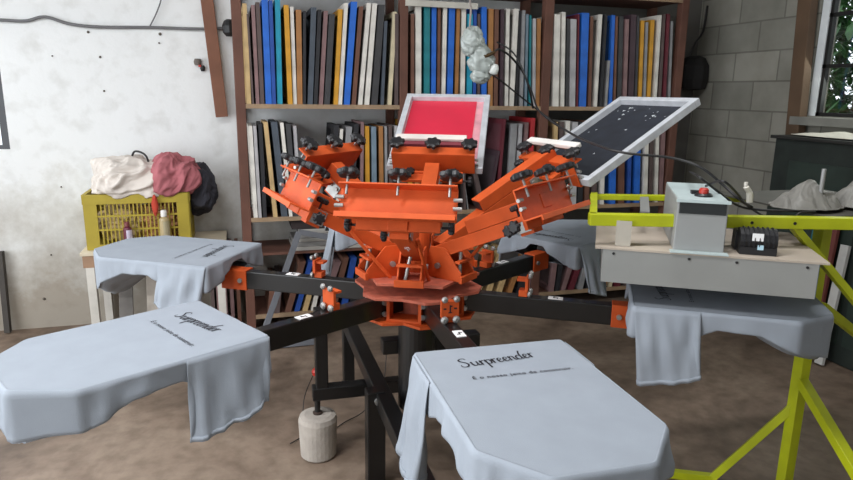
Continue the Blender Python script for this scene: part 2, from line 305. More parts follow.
BM = [('dusk', 416, 412, 6, 250), ('brown', 428, 422, 6, 250), ('grey', 438, 434, 6, 250), ('mauve', 450, 444, 6, 252), ('brown', 463, 455, 6, 252), ('dusk', 476, 466, 6, 254), ('tan', 490, 477, 6, 254), ('tan', 501, 488, 5, 254), ('tan', 512, 498, 5, 254), ('orange brown', 524, 509, 5, 254), ('black', 532, 520, 7, 254), ('mauve', 540, 529, 6, 254)]
BR = [('mauve', 555, 551, 5, 262), ('black', 562, 557, 5, 256), ('mauve', 572, 563, 5, 266), ('maroon', 580, 571, 6, 266), ('grey', 586, 580, 5, 266), ('black', 596, 588, 6, 252), ('dark grey', 604, 596, 5, 252), ('orange brown', 612, 604, 4, 258), ('cream', 618, 610, 4, 258), ('maroon', 627, 617, 6, 258), ('dusk', 636, 626, 6, 256), ('grey', 646, 637, 6, 256), ('black', 656, 648, 6, 256)]
ORD = ['first', 'second', 'third', 'fourth', 'fifth', 'sixth', 'seventh', 'eighth', 'ninth', 'tenth', 'eleventh', 'twelfth']
def frames(lst, x0, x1, zb, zmax, where, depth=.38):
    zs = zb+.012
    it = []
    for c, xt, xb, w, yt in lst:
        top = on(xt, max(yt, -14), 1, YS+.012); zt = min(max(top.z, zs+.2), zmax)
        # foot of the frame: where its pixel line meets the board
        d = ray(xb, 240); yb_ = 240
        for _ in range(6):
            q = on(xb, yb_, 1, YS+.012); yb_ += (q.z-zs)*150
        q = on(xb, yb_, 1, YS+.012)
        dep = (q-CAM).dot(CF); th = w*dep/FL/1.03
        it.append([c, q.x, top.x, zt, th])
    it.sort(key=lambda k: k[1])
    n = len(it)
    for i, k in enumerate(it):
        def xat(j, z): return it[j][1]+(it[j][2]-it[j][1])*(z-zs)/max(it[j][3]-zs, .1)
        hw = k[4]/2
        for j in (i-1, i+1):
            if 0 <= j < n:
                zz = min(k[3], it[j][3])
                g = min(abs(k[1]-it[j][1]), (xat(i, zz)-xat(j, zz))*(1 if j < i else -1))
                tot = (k[4]+it[j][4])/2
                if g < tot+.002: hw = min(hw, max(.004, (g-.002)*k[4]/(2*tot)))
        k.append(hw)
        lo, hi = x0+hw+.002, x1-hw-.002
        k[1] = min(max(k[1], lo), hi); k[2] = min(max(k[2], lo), hi)
    cnt = {}; tot = {}
    for k in it: tot[k[0]] = tot.get(k[0], 0)+1
    for i, (c, xb, xt, zt, th, hw) in enumerate(it):
        cnt[c] = cnt.get(c, 0)+1
        if tot[c] == 1: lab = 'the only %s printing screen standing on the %s' % (c, where)
        else: lab = '%s printing screen, %s %s one from left on the %s' % (c, ORD[cnt[c]-1], c, where)
        dpt = depth-random.uniform(0, .04); y0 = YS+.004+random.uniform(0, .012); bw = .032
        sl = (xt-xb)/(zt-zs); rise = hw*abs(sl)
        def P(x, y, z): return Vector((xb+sl*(z)+x, y, zs+z+.0005))
        h = zt-zs; mb = MB()
        def bar(ya, yb2, za, zb2):
            vs = [P(x, y, z) for x in (-hw, hw) for y in (ya, yb2) for z in (za, zb2)]
            mb.add(vs, [(0, 1, 3, 2), (4, 6, 7, 5), (0, 4, 5, 1), (2, 3, 7, 6), (0, 2, 6, 4), (1, 5, 7, 3)])
        bar(y0, y0+bw, 0, h); bar(y0+dpt-bw, y0+dpt, 0, h); bar(y0+bw, y0+dpt-bw, 0, bw); bar(y0+bw, y0+dpt-bw, h-bw, h)
        o = tag(mb.build('printing_screen', mat('frame_'+c.replace(' ', '_'), COL[c], .65, var=.18, scale=11), loc=(xb, y0+dpt/2, zs)), lab, 'printing screen', 'printing screens on the '+where)
        mm = MB(); s = hw*.7
        mm.add([P(s, y0+bw, bw), P(s, y0+dpt-bw, bw), P(s, y0+dpt-bw, h-bw), P(s, y0+bw, h-bw), P(s*.7, y0+bw, bw), P(s*.7, y0+dpt-bw, bw), P(s*.7, y0+dpt-bw, h-bw), P(s*.7, y0+bw, h-bw)], [(0, 1, 2, 3), (7, 6, 5, 4), (0, 4, 5, 1), (1, 5, 6, 2), (2, 6, 7, 3), (3, 7, 4, 0)])
        mm.build('mesh_fabric', meshmat(c), o)
for lst, i, lv, wh in ((UL, 0, 2, 'upper left shelf'), (UM, 1, 2, 'upper middle shelf'), (UR, 2, 2, 'upper right shelf'), (ML, 0, 1, 'middle left shelf'), (MM, 1, 1, 'middle centre shelf'), (MR, 2, 1, 'middle right shelf'), (BL, 0, 0, 'bottom left shelf'), (BM, 1, 0, 'bottom centre shelf'), (BR, 2, 0, 'bottom right shelf')):
    frames(lst, PX[i]+.032, PX[i+1]-.032, LEV[lv], LEV[lv+1]-.02 if lv < 2 else 2.11, wh)

# ---------------------------------------------------------------- the printing press
RZ = math.radians(-9.5); H = .86; TH0 = -81.78; RIN = .75; PL = .5725; PW = .40; CH = .1025; CHR = .113
press = empty('screen_printing_press', (0, 0, 0), RZ, 'orange and black rotating screen printing press with six arms, standing on the floor', 'printing press')
PR = W[press]
def pm(phi, r=0, t=0, z=0):
    return PR @ Matrix.Rotation(math.radians(phi), 4, 'Z') @ Matrix.Translation((r, t, z))
def chan(mb, parts, M):
    for c, d in parts: mb.box(c, d, M)
# base frame
def wp(mb, a, b, w=.055, h=.055, up=(0, 0, 1)): mb.beam(a, b, w, h, up)
base = MB()
wp(base, (-.35, .285, .62), (.30, .285, .62)); base.build('cross_beam', BLACKP, press, bevel=.004); base = MB(); wp(base, (-.125, .05, .56), (.26, .04, .56)); base.build('cross_beam', BLACKP, press, bevel=.004)
MB().beam((-.325, .285, .62), (-.325, .285, .29), .05, .05).build('leg', BLACKP, press, bevel=.004)
MB().beam((-.365, .285, .285), (.30, .27, .285), .055, .055).build('lower_beam', BLACKP, press, bevel=.004)
MB().beam((-.116, .90, .36), (-.132, -.62, .36), .06, .06).build('side_beam', BLACKP, press, bevel=.004)
MB().beam((.26, .85, .36), (.22, -.60, .36), .06, .06).build('side_beam', BLACKP, press, bevel=.004)
MB().beam((-.155, .03, .395), (-.155, .03, 0), .07, .06).build('leg', BLACKP, press, bevel=.004)
for x, y in ((-.13, -.6), (.22, -.57), (-.118, .87), (.26, .82)): MB().beam((x, y, .33), (x, y, 0), .055, .055).build('leg', BLACKP, press, bevel=.004)
lg = MB().cyl((-.150, .0, .36), (-.150, -.012, .36), .014); lg.build('leg_bolt', CHROME, press)
MB().cyl((-.345, .285, .26), (-.345, .285, .2), .012).build('levelling_foot', BLACKP, press)
MB().cyl((0, 0, .33), (0, 0, .74), .07, n=28).build('column', BLACKP, press, smooth=False)
# lower hub: two plates and box spacers
def hexa(r, off=0, n=6): return [(r*math.cos(math.radians(off+i*360/n)), r*math.sin(math.radians(off+i*360/n))) for i in range(n)]
TT = TH0
M0 = pm(0)
def jag(r1, r2, off, n=6, half=12):
    p = []
    for i in range(n):
        a = off+i*360/n
        for da, r in ((-half, r1), (half, r1)): p.append((r*math.cos(math.radians(a+da)), r*math.sin(math.radians(a+da))))
        a2 = a+180/n; p.append((r2*math.cos(math.radians(a2)), r2*math.sin(math.radians(a2))))
    return p
MB().prism(jag(.215, .175, TT), H-.150, H-.140, M0).build('lower_hub_plate', ORANGE, press, bevel=.001)
MB().prism(jag(.235, .20, TT, half=8), H-.056, H-.046, M0).build('upper_hub_plate', DUSTY, press, bevel=.001)
MB().prism(jag(.19, .225, -104, half=10), H-.006, H+.004, M0).build('head_hub_plate', DUSTY, press, bevel=.001)
MB().cyl(PR @ Vector((0, 0, H-.06)), PR @ Vector((0, 0, H+.20)), .042, n=24).build('centre_shaft', ORANGE, press)
MB().cyl(PR @ Vector((0, 0, H-.14)), PR @ Vector((0, 0, H-.056)), .09, n=24).build('bearing_housing', DUSTY, press)
for k in range(6):
    M = pm(TT+30-60*k, 0, 0, 0); mb = MB()
    y = .057; x0, x1 = .105, .175
    for s in (-1, 1): mb.box(((x0+x1)/2, s*y, H-.098), (x1-x0, .012, .084), M)
    mb.box(((x0+x1)/2, 0, H-.060), (x1-x0, .114, .008), M); mb.box(((x0+x1)/2, 0, H-.136), (x1-x0, .114, .008), M)
    mb.build('hub_spacer', ORANGE, press, bevel=.001)
HEXP = [(RIN, -PW/2), (RIN, PW/2), (RIN+PL-CHR, PW/2), (RIN+PL, PW/2-CH), (RIN+PL, -PW/2+CH), (RIN+PL-CHR, -PW/2)]
HEXP = [(r, t*.985) for r, t in HEXP]
ATOP, ABOT = H-.057, H-.128
for k in range(6):
    phi = TT-60*k; M = pm(phi)
    arm = MB().box(((.09+.80)/2, 0, (ATOP+ABOT)/2), (.71, .045, ATOP-ABOT), M).build('pallet_arm', BLACKP, press, bevel=.004)
    MB().box((.745, 0, (ATOP+ABOT)/2), (.11, .056, .080), M).build('arm_socket', ORANGE, arm, bevel=.002)
    for s in (-1, 1): MB().cyl(M @ Vector((.715, s*.028, H-.093)), M @ Vector((.715, s*.036, H-.093)), .009).build('bolt', CHROME, arm)
    for s in (-1, 1):
        for z in (H-.075, H-.115): MB().cyl(M @ Vector((.185, s*.022, z)), M @ Vector((.185, s*.034, z)), .009).build('bolt', CHROME, arm)
    MB().box((.50, 0, ATOP+.0012), (.05, .03, .002), M).build('number_sticker', WHITEM, arm)
    d = MB(); d.box((.50, 0, ATOP+.0028), (.018, .004, .001), M); d.box((.494, .005, ATOP+.0028), (.004, .010, .001), M); d.box((.506, -.003, ATOP+.0028), (.004, .012, .001), M); d.build('sticker_mark', INK, arm)
    # registration stop standing on the arm
    rs = MB(); R0 = .40
    rs.box((R0, 0, ATOP+.045), (.010, .058, .05), M); rs.box((R0-.012, 0, ATOP+.012), (.03, .04, .022), M); rs.box((R0-.02, 0, ATOP+.06), (.03, .04, .008), M)
    rs.build('registration_stop', ORANGE, arm, bevel=.001)
    for s in (-1, 1):
        for z, rr in ((.012, .012), (.078, .010)):
            MB().lathe(M @ Vector((R0+.004, s*.019, ATOP+z)), [(rr*.6, 0), (rr, .003), (rr, .009), (rr*.5, .014)], 12, axis=(M.to_3x3() @ Vector((1, 0, 0)))).build('stop_bolt', CHROME, arm)
    if k == 0:
        q = MB(); q.box((R0+.0056, 0, ATOP+.046), (.001, .004, .024), M); q.box((R0+.0056, .004, ATOP+.055), (.001, .006, .004), M); q.box((R0+.0056, 0, ATOP+.034), (.001, .012, .003), M)
        for s in (-1, 1): q.box((R0+.0056, s*.017, ATOP+.047), (.001, .009, .005), M)
        q.build('stamped_mark', INK, arm)
    MB().prism([(r*1.0+.002, t*.985) for r, t in HEXP], H-.022, H-.004, M).build('pallet', PALW, press)
    MB().box((RIN+.2, 0, H-.037), (.34, .05, .03), M).build('pallet_bracket', BLACKP, press)

# print heads
def ry(e): return Matrix.Rotation(-math.radians(e), 4, 'Y')
HEADS = [(-104, 27.5, 0), (-160.5, 28, 1), (144, 37, 2), (75.5, 33, 3), (19.9, 29.5, 4), (-43, 24, 5)]
CW = .345; CT = .047; CD = .062; ZO = .05
def knob(mb, M, p, r, h, stem, ax=(0, 0, 1)):
    a = Vector(ax); mb.star(M @ (Vector(p)+a*stem), r, h, axis=M.to_3x3() @ a)
for phi, e, idx in HEADS:
    M = pm(phi, .10, 0, H+.09) @ ry(e); MH = pm(phi); XC = {4: .53, 5: .45}.get(idx, .40); ZO = -.01 if idx == 4 else .05
    arm = MB().box((XC/2-.015, 0, 0), (XC, .060, .046), M).build('print_head', ORANGE, press, bevel=.002)
    MB().box((XC-.145, 0, .047), (XC-.15, .060, .046), M).build('upper_tube', ORANGE, arm, bevel=.002)
    MB().box((XC-.145-(XC-.15)/2-.0005, 0, .047), (.003, .048, .034), M).build('tube_opening', KNOB, arm)
    # pivot cheeks on the hub
    for s in (-1, 1):
        ck = MB(); pl = [(.05, .004), (.215, .004), (.215, .035), (.145, .115), (.085, .115)]
        n = len(pl); vs = [MH @ Vector((x, s*y, H+z)) for y in (.036, .042) for x, z in pl]
        ck.add(vs, [(i, (i+1) % n, n+(i+1) % n, n+i) for i in range(n)]+[tuple(range(n))[::-1], tuple(range(n, 2*n))]); ck.build('pivot_cheek', ORANGE, arm, bevel=.001)
        MB().cyl(MH @ Vector((.12, s*.042, H+.05)), MH @ Vector((.12, s*.052, H+.05)), .010).build('bolt', CHROME, arm)
    MB().box((.218, 0, H+.014), (.012, .1, .024), MH).build('pivot_crosspiece', ORANGE, arm, bevel=.001); MB().box((.20, 0, H+.072), (.02, .088, .008), MH).build('pivot_crosspiece', ORANGE, arm, bevel=.001)
    MB().cyl(MH @ Vector((.225, 0, H+.014)), MH @ Vector((.2243, 0, H+.014))*1, .004) if False else None
    MB().cyl(MH @ Vector((.195, -.018, H+.010)), MH @ Vector((.185, .0, H+.10)), .006, n=10).build('spring_rod', CHROME, arm)
    MB().cyl(MH @ Vector((.13, .058, H+.0)), M @ Vector((.20, .034, 0)), .006, n=10).build('gas_strut', ORANGE, arm)
    # adjuster block
    DX = XC-.37
    ab = MB().box((DX+.325, 0, .012), (.055, .25, .014), M); ab.box((DX+.345, 0, .0), (.012, .25, .05), M); ab.box((DX+.29, 0, -.01), (.05, .058, .06), M); ab.build('adjuster_block', ORANGE, arm, bevel=.001)
    MB().box((DX+.285, -.0325, -.005), (.05, .004, .05), M).build('adjuster_plate', CHROME, arm); MB().box((DX+.285, .0325, -.005), (.05, .004, .05), M).build('adjuster_plate', CHROME, arm)
    for s in (-1, 1):
        for x in (DX+.272, DX+.302): MB().cyl(M @ Vector((x, s*.032, .006)), M @ Vector((x, s*.042, .006)), .008, n=10).build('bolt', CHROME, arm)
    for (x, y, z, ax) in ((DX+.315, -.09, .022, (0, 0, 1)), (DX+.315, .09, .022, (0, 0, 1)), (DX+.325, -.126, -.004, (0, -1, 0)), (DX+.325, .126, -.004, (0, 1, 0)), (DX+.245, -.03, -.01, (0, -1, 0))):
        kb = MB(); kb.cyl(M @ Vector((x, y, z)), M @ (Vector((x, y, z))+Vector(ax)*.022), .004, n=8); knob(kb, M, (x, y, z), .019, .018, .02, ax); kb.build('adjuster_knob', KNOB, arm, smooth=False)
    # C-shaped screen clamp
    cc = MB()
    MC_ = M @ Matrix.Translation((0, 0, ZO))
    cc.box((XC, 0, 0), (.005, CW, 2*CT), MC_); cc.box((XC+.022, 0, CT), (.048, CW, .005), MC_); cc.box((XC+CD/2, 0, -CT), (CD, CW, .005), MC_); cc.box((XC+CD, 0, -CT-.006), (.005, CW, .016), MC_)
    cl = cc.build('screen_clamp', ORANGE, press, bevel=.001)
    for s in (-1, 1):
        for z in (-.012, .014): MB().cyl(MC_ @ Vector((XC+.012, s*(CW/2-.012), z)), MC_ @ Vector((XC+.012, s*(CW/2+.014), z)), .006, n=10).build('clamp_bolt', CHROME, cl)
    for y in (-.15, 0, .15):
        kb = MB(); kb.cyl(MC_ @ Vector((XC+.03, y, CT-.03)), MC_ @ Vector((XC+.03, y, CT+.03)), .004, n=8); kb.build('clamp_screw', CHROME, cl)
        kb = MB(); knob(kb, MC_, (XC+.03, y, CT), .031, .022, .024); kb.build('clamp_knob', KNOB, cl)
    if idx == 0:
        tm = MB(); tm.box((.16, 0, -.0236), (.004, .02, .001), M); tm.box((.145, 0, -.0236), (.028, .004, .001), M); tm.box((.18, 0, -.0236), (.003, .015, .001), M); tm.build('painted_mark', WHITEM, arm)

# screens held by two heads
def screen(phi, e, s0, L, w, off, label, inkcol, inkname, frcol, bare, squee, fth=.03):
    M = pm(phi, .10, 0, H+.09) @ ry(e); o = M @ Vector((s0, 0, off))
    t = empty('silkscreen', o, 0, label, 'silkscreen')
    bw = .027; f = MB()
    f.box((s0+bw/2, 0, off), (bw, w, fth), M); f.box((s0+L-bw/2, 0, off), (bw, w, fth), M)
    for s in (-1, 1): f.box((s0+L/2, s*(w/2-bw/2), off), (L-2*bw, bw, fth), M)
    f.build('frame', frcol, t, bevel=.002)
    mt = bare
    MB().box((s0+L/2, 0, off-fth/2+.003), (L-2*bw, w-2*bw, .002), M).build('mesh', mt, t)
    return t, M
REDI = mat('red_ink', (206, 40, 66), .45, var=.06, scale=7); PINKM = mat('pink_washed_mesh', (212, 150, 158), .6, var=.25, scale=10)
MIX = mat('dark_blue_mesh', (30, 34, 43), .7, var=.25, scale=20)
t, M = screen(75.33, 29.5, .402, .603, .405, .037, 'aluminium silkscreen flooded with bright red ink, tilted up behind the orange press', None, None, ALU, PINKM, True)
MB().box((.402+.325, .016, .037-.012+.002), (.50, .312, .0025), M).build('ink_layer', REDI, t)
sq = empty('squeegee', M @ Vector((.49, .02, .10)), 0, 'pale squeegee lying across the lower end of the red silkscreen', 'squeegee')
MB().box((.505, .02, .128), (.035, .30, .014), M).build('handle', mat('squeegee_wood', (214, 206, 200), .6), sq, bevel=.003)
MB().box((.480, .02, .112), (.030, .29, .018), M).build('blade', mat('dark_rubber', (120, 52, 62), .5), sq)
t, M = screen(19.88, 29.5, .537, .606, .437, -.040, 'aluminium silkscreen with dark blue black mesh, tilted up on the right of the press', None, None, ALU, MIX, True)
sp = MB(); rr = random.Random(5)
for i in range(26):
    x = .532+.611-.05-abs(rr.gauss(0, .05)) if i < 18 else rr.uniform(.6, 1.08); y = rr.uniform(-.17, .17); a = rr.uniform(0, 3); sz = rr.uniform(.0015, .006)
    sp.add([M @ Vector((x+sz*math.cos(a+q*2.1)*(1+rr.random()), y+sz*math.sin(a+q*2.1)*(1+rr.random()), -.040-.015+.0052)) for q in range(3)], [(0, 1, 2)])
tag(sp.build('emulsion_speck', mat('pale_speck', (190, 196, 200), .6), t), kind='stuff')
Mq = pm(19.88, .10, 0, H+.09) @ ry(29.5)
sq = empty('squeegee', Mq @ Vector((.56, 0, .06)), 0, 'long white squeegee resting on the clamp below the dark silkscreen', 'squeegee')
MB().box((.595, .0, .078), (.03, .31, .018), Mq).build('handle', mat('white_squeegee', (214, 210, 204), .5), sq, bevel=.004)
MB().box((.595, .0, .064), (.010, .30, .012), Mq).build('blade', mat('dark_rubber2', (60, 56, 56), .5), sq)

# ---------------------------------------------------------------- T-shirts on the pallets
SCRIPT = {'S': ([[(.95, 1.75), (.7, 2.05), (.3, 1.95), (.15, 1.6), (.45, 1.2), (.75, .8), (.7, .3), (.3, .05), (-.05, .25), (.0, .6)]], 1.15),
 'u': ([[(-.1, .8), (.05, 1), (.05, .4), (.2, .05), (.45, .2), (.6, .6), (.63, 1), (.62, .3), (.75, .05), (.95, .3)]], .9),
 'r': ([[(0, .5), (.12, 1.05), (.14, 0), (.16, .6), (.35, .98), (.55, .95)], ], .6),
 'p': ([[(0, .6), (.12, 1), (.1, -.9)], [(.12, .7), (.35, 1), (.62, .8), (.6, .25), (.35, .02), (.14, .2)]], .75),
 'e': ([[(0, .35), (.3, .5), (.5, .78), (.35, 1), (.12, .8), (.08, .3), (.28, 0), (.66, .3)]], .68),
 'n': ([[(0, .7), (.1, 1), (.1, 0), (.15, .6), (.4, 1), (.55, .75), (.55, .2), (.7, .02), (.85, .3)]], .82),
 'd': ([[(.6, .8), (.35, 1), (.05, .65), (.1, .15), (.35, 0), (.55, .35)], [(1.0, 2.0), (.7, 1.3), (.58, .5), (.65, .05), (.85, .2)]], .85)}
def smoothline(p, n=6):
    out = []; m = len(p)
    for i in range(m-1):
        a, b, c, d = p[max(i-1, 0)], p[i], p[i+1], p[min(i+2, m-1)]
        for k in range(n):
            t = k/n; out.append(tuple(.5*((2*b[j])+(-a[j]+c[j])*t+(2*a[j]-5*b[j]+4*c[j]-d[j])*t*t+(-a[j]+3*b[j]-3*c[j]+d[j])*t**3) for j in range(2)))
    out.append(p[-1]); return out
def script_mesh(mb, M, unit):
    """flat brush strokes in the plane of M (x right, y up)"""
    x = 0
    for ch in 'Surpreender':
        st, adv = SCRIPT[ch]
        for s in st:
            pts = smoothline(s); vs = []; n = len(pts)
            for i, p in enumerate(pts):
                q = pts[min(i+1, n-1)]; o = pts[max(i-1, 0)]; dx, dy = q[0]-o[0], q[1]-o[1]; l = math.hypot(dx, dy) or 1
                wd = .045+.05*max(0, -dy/l)
                for sg in (-1, 1): vs.append(M @ Vector(((x+p[0]-dy/l*wd*sg)*unit, (p[1]+dx/l*wd*sg)*unit, 0)))
            mb.add(vs, [(2*i, 2*i+1, 2*i+3, 2*i+2) for i in range(n-1)])
        x += adv
    return x*unit
def text_mesh(txt, size):
    cu = bpy.data.curves.new('t', 'FONT'); cu.body = txt; cu.size = size; cu.resolution_u = 3; cu.space_character = 1.12; cu.offset = size*.012
    o = bpy.data.objects.new('t', cu); C.objects.link(o); bpy.context.view_layer.update()
    me = bpy.data.meshes.new_from_object(o); vs = [v.co.copy() for v in me.vertices]; fs = [tuple(p.vertices) for p in me.polygons]
    bpy.data.objects.remove(o); bpy.data.curves.remove(cu); bpy.data.meshes.remove(me)
    return vs, fs
TXT = text_mesh('É o nosso jeito de construir.', .0215)
TW = max(v.x for v in TXT[0])
def lerp(a, b, t): return a+(b-a)*t
def prof(s, pts):
    for (a, u), (b, v) in zip(pts, pts[1:]):
        if s <= b: return lerp(u, v, max(0, (s-a)/(b-a)))
    return pts[-1][1]
ZT = H+.0035
def shirt(k, label, seed, droop=1.0, outer=.17, sl_len=(.24, .24), prints=True, sl_r=(.012, .165), sl_out=.03):
    phi = TT-60*k; M = pm(phi); t = empty('t_shirt', M @ Vector((RIN+PL/2, 0, ZT)), 0, label, 't-shirt', 'grey t-shirts on the press pallets')
    # perimeter
    per = []; n = len(HEXP); e = .004
    P = [Vector((r+(e if r > RIN+.01 else -e), t_+(e if t_ > 0 else -e))) for r, t_ in HEXP]
    for i in range(n):
        a, b, c = P[i-1], P[i], P[(i+1) % n]; u = (a-b).normalized(); v = (c-b).normalized(); rad = .012
        for q in range(5):
            s = q/4; per.append(b+u*rad*(1-s)**2+v*rad*s**2)
        L = (c-b).length-2*rad; m = max(2, int(L/.0075))
        for q in range(1, m): per.append(b+v*(rad+L*q/m))
    m = len(per); nor = []
    for i in range(m):
        d = (per[(i+1) % m]-per[i-1]).normalized(); nor.append(Vector((-d.y, d.x)))
    rows = []; NR = 12
    def D(p):
        r = p.x-RIN; t_ = p.y
        if r < .004: return prof(abs(t_), [(0, .022), (.035, .024), (.06, .05), (.15, .085), (.2, .10)])
        return droop*prof(r, [(0, .10), (.17, .085), (.24, .05), (.36, .055), (.46, .10), (.52, outer*.85), (.58, outer)])
    rows.append([M @ Vector((p.x-nn.x*.005, p.y-nn.y*.005, ZT+.0015)) for p, nn in zip(per, nor)])
    rows.append([M @ Vector((p.x-nn.x*.001, p.y-nn.y*.001, ZT+.0005)) for p, nn in zip(per, nor)])
    for j in range(1, NR+1):
        f = j/NR; row = []
        for i, (p, nn) in enumerate(zip(per, nor)):
            d = D(p)*f; s = noise.noise(Vector((p.x*26+seed*3.1, p.y*26, d*6)))*.016+noise.noise(Vector((p.x*9+seed, p.y*9+4, d*3)))*.022
            flare = .004+(abs(s)*.7+s*.4)*min(1, f*1.3)*min(1, D(p)/.08)
            if p.x-RIN > .45: flare -= .008*f
            flare = max(flare, .0035)
            row.append(M @ Vector((p.x+nn.x*flare, p.y+nn.y*flare, ZT-d)))
        rows.append(row)
    sk = MB().grid(rows, close=True); sk.add(rows[0], [tuple(range(m))[::-1]]); nf = len(sk.f)-1
    bo = sk.build('body', SHIRT, t, smooth=True, solid=.0016); bo.data.polygons[nf].use_smooth = False
    # sagging underside
    us = []
    for a in range(24):
        r = RIN+.06+a*(PL-.08)/23; row = []; hw = PW/2-max(0, (r-(RIN+PL-CHR)))*.9+.004
        D0 = D(Vector((r, PW/2)))
        for b in range(21):
            u = -1+2*b/20; sag = D0*.96+(1-u*u)*(.02+.035*(a/23))*droop; sag = max(sag, .03)
            w = noise.noise(Vector((r*14+seed, u*3, 2)))*.012
            row.append(M @ Vector((r, u*hw*(1.0), ZT-sag+w*(1-u*u))))
        us.append(row)
    if k in (0, 1, 2, 5, 4):
        MB().grid([r_ for r_ in us]).build('underside', SHIRT, t, smooth=True, solid=.0016)
    # sleeves: flattened hanging tubes with hem bands
    for si, s in enumerate((-1, 1)):
        Ls = sl_len[si]
        if Ls <= 0: continue
        rows = []; r0, r1 = RIN+sl_r[0], RIN+sl_r[1]; nseg = 40; NR2 = 16
        for j in range(NR2+1):
            f = j/NR2; row = []; mid = (r0+r1)/2+.02*f; hwid = (r1-r0)/2*(1-.06*f); tk = .001+.017*f
            y = s*(PW/2+.005+tk+sl_out*f**.8)
            for i in range(nseg):
                a = 2*PI*i/nseg; c, sn = math.cos(a), math.sin(a)
                fold = (noise.noise(Vector((c*3.2+seed*2, si*5+sn, f*1.3+seed)))*.020+math.sin(c*7+seed+f*1.5)*.004)*min(1, f*2)
                cuff = .0025 if f > .90 else 0
                z = ZT-.001-Ls*f*(1+.10*c*(1 if (seed+si) % 2 else -1))
                row.append(M @ Vector((mid+hwid*c, y+sn*(tk+cuff)+fold*s, z)))
            rows.append(row)
        mb = MB().grid(rows, close=True); mb.build('sleeve', SHIRT, t, smooth=True, solid=.0016)
        hb = MB().grid([[v+Vector((0, 0, 0)) for v in rows[-2]], rows[-1]], close=True)
        for i_, v in enumerate(hb.v):
            cen = sum(rows[-1], Vector())/nseg; d = (v-cen); d.z = 0; hb.v[i_] = v+d.normalized()*.0016
        hb.build('sleeve_hem', SHIRT, t, smooth=True, solid=.0016)
    if prints:
        # reads from outside: right = +t, up = towards the hub
        B = M @ Matrix(((0, -1, 0, .866), (1, 0, 0, -.108), (0, 0, 1, ZT+.0036), (0, 0, 0, 1))) @ Matrix.Rotation(math.radians(6.5), 4, 'Z')
        mb = MB(); script_mesh(mb, B, .0236); mb.build('printed_word', INK, t)
        B = M @ Matrix(((0, -1, 0, .932), (1, 0, 0, -.108), (0, 0, 1, ZT+.0036), (0, 0, 0, 1)))
        sc = .25/TW
        MB().add([Vector((v.x*sc, v.y*sc, 0)) for v in TXT[0]], TXT[1], B).build('printed_line', INK, t)
    return t
shirt(0, 'grey t-shirt with black script lettering on the front pallet nearest the viewer', 1, outer=.10, sl_len=(.25, .10), sl_out=.012)
shirt(1, 'grey t-shirt with black lettering on the large pallet at front left', 2, outer=.125, sl_len=(.2, .185), sl_r=(-.002, .225), sl_out=.008)
shirt(2, 'grey t-shirt with lettering on the pallet in front of the yellow crate', 3, outer=.17, sl_len=(.12, .17), sl_r=(-.002, .20), sl_out=.008)
shirt(3, 'grey t-shirt on the far pallet mostly hidden behind the orange hub', 4, sl_len=(.25, .25), outer=.14)
shirt(4, 'dark looking grey t-shirt on the back right pallet in front of the shelf', 5, sl_len=(.22, .2), outer=.12)
shirt(5, 'grey t-shirt on the right pallet underneath the flash dryer', 6, sl_len=(.22, .2), sl_r=(.0, .19), sl_out=.012, outer=.14)

# concrete weight under the press
wc = on(321, 452, 2, 0); wc = Vector((-.345, .285, 0))
wt = empty('concrete_weight', wc, 0, 'white round concrete filled bucket weight on the floor under the press', 'weight')
MB().lathe(wc, [(.064, 0), (.074, .01), (.080, .165), (.074, .184), (.055, .19)], 28).build('block', mat('white_concrete', (166, 158, 149), .9, var=.12, scale=14, bump=.3), wt, smooth=False)
MB().lathe(wc+Vector((0, 0, .192)), [(.02, 0), (.02, .006), (.008, .01)], 14).build('top_bolt', mat('rusty_steel', (70, 56, 50), .6, .4), wt)
# red plug and wires
pk = on(317, 371, 2, .12)
pc = MB().lathe(pk, [(.010, -.03), (.024, -.018), (.027, 0), (.02, .012), (.006, .018)], 16); pc.cyl(pk+Vector((.006, 0, -.03)), pk+Vector((.006, 0, -.05)), .004); pc.cyl(pk+Vector((-.006, 0, -.03)), pk+Vector((-.006, 0, -.05)), .004)
pl = empty('power_plug', pk, 0, 'small red plug hanging on a thin cord beside the white weight', 'plug'); pc.build('plug_body', mat('red_plastic', (170, 44, 34), .4), pl)
def bez(pts, n=10): 
    pts = [Vector(p) for p in pts]; out = []; m = len(pts)
    for i in range(m-1):
        a, b, c, d = pts[max(i-1, 0)], pts[i], pts[i+1], pts[min(i+2, m-1)]
        for k in range(n):
            t = k/n; out.append(.5*((2*b)+(-a+c)*t+(2*a-5*b+4*c-d)*t*t+(-a+3*b-3*c+d)*t**3))
    out.append(pts[-1]); return out
CABLE = mat('black_cable', (30, 29, 30), .5)
def cable(name, pts, r, label, cat='cable', m=None, parent=None):
    mb = MB().sweep(bez(pts), r, 8)
    if parent is not None: return mb.build(name, m or CABLE, parent, smooth=True)
    return tag(mb.build(name, m or CABLE, loc=pts[0], smooth=True), label, cat)
cable('cord', [pk+Vector((0, 0, .015)), pk+Vector((-.02, 0, -.02)), on(305, 395, 2, .08), on(303, 415, 2, .02)+Vector((0, 0, 0)), on(306, 432, 2, .006), on(318, 440, 2, .006)+Vector((-.12, .0, 0))], .0022, '', parent=pl)
cable('floor_cable', [on(388, 342, 2, .3)+Vector((0, .05, 0)), on(386, 360, 2, .2), on(382, 385, 2, .10), on(365, 410, 2, .02), on(345, 422, 2, .006), on(336, 428, 2, .006)], .0022, 'thin black cable trailing from under the press hub to the floor')

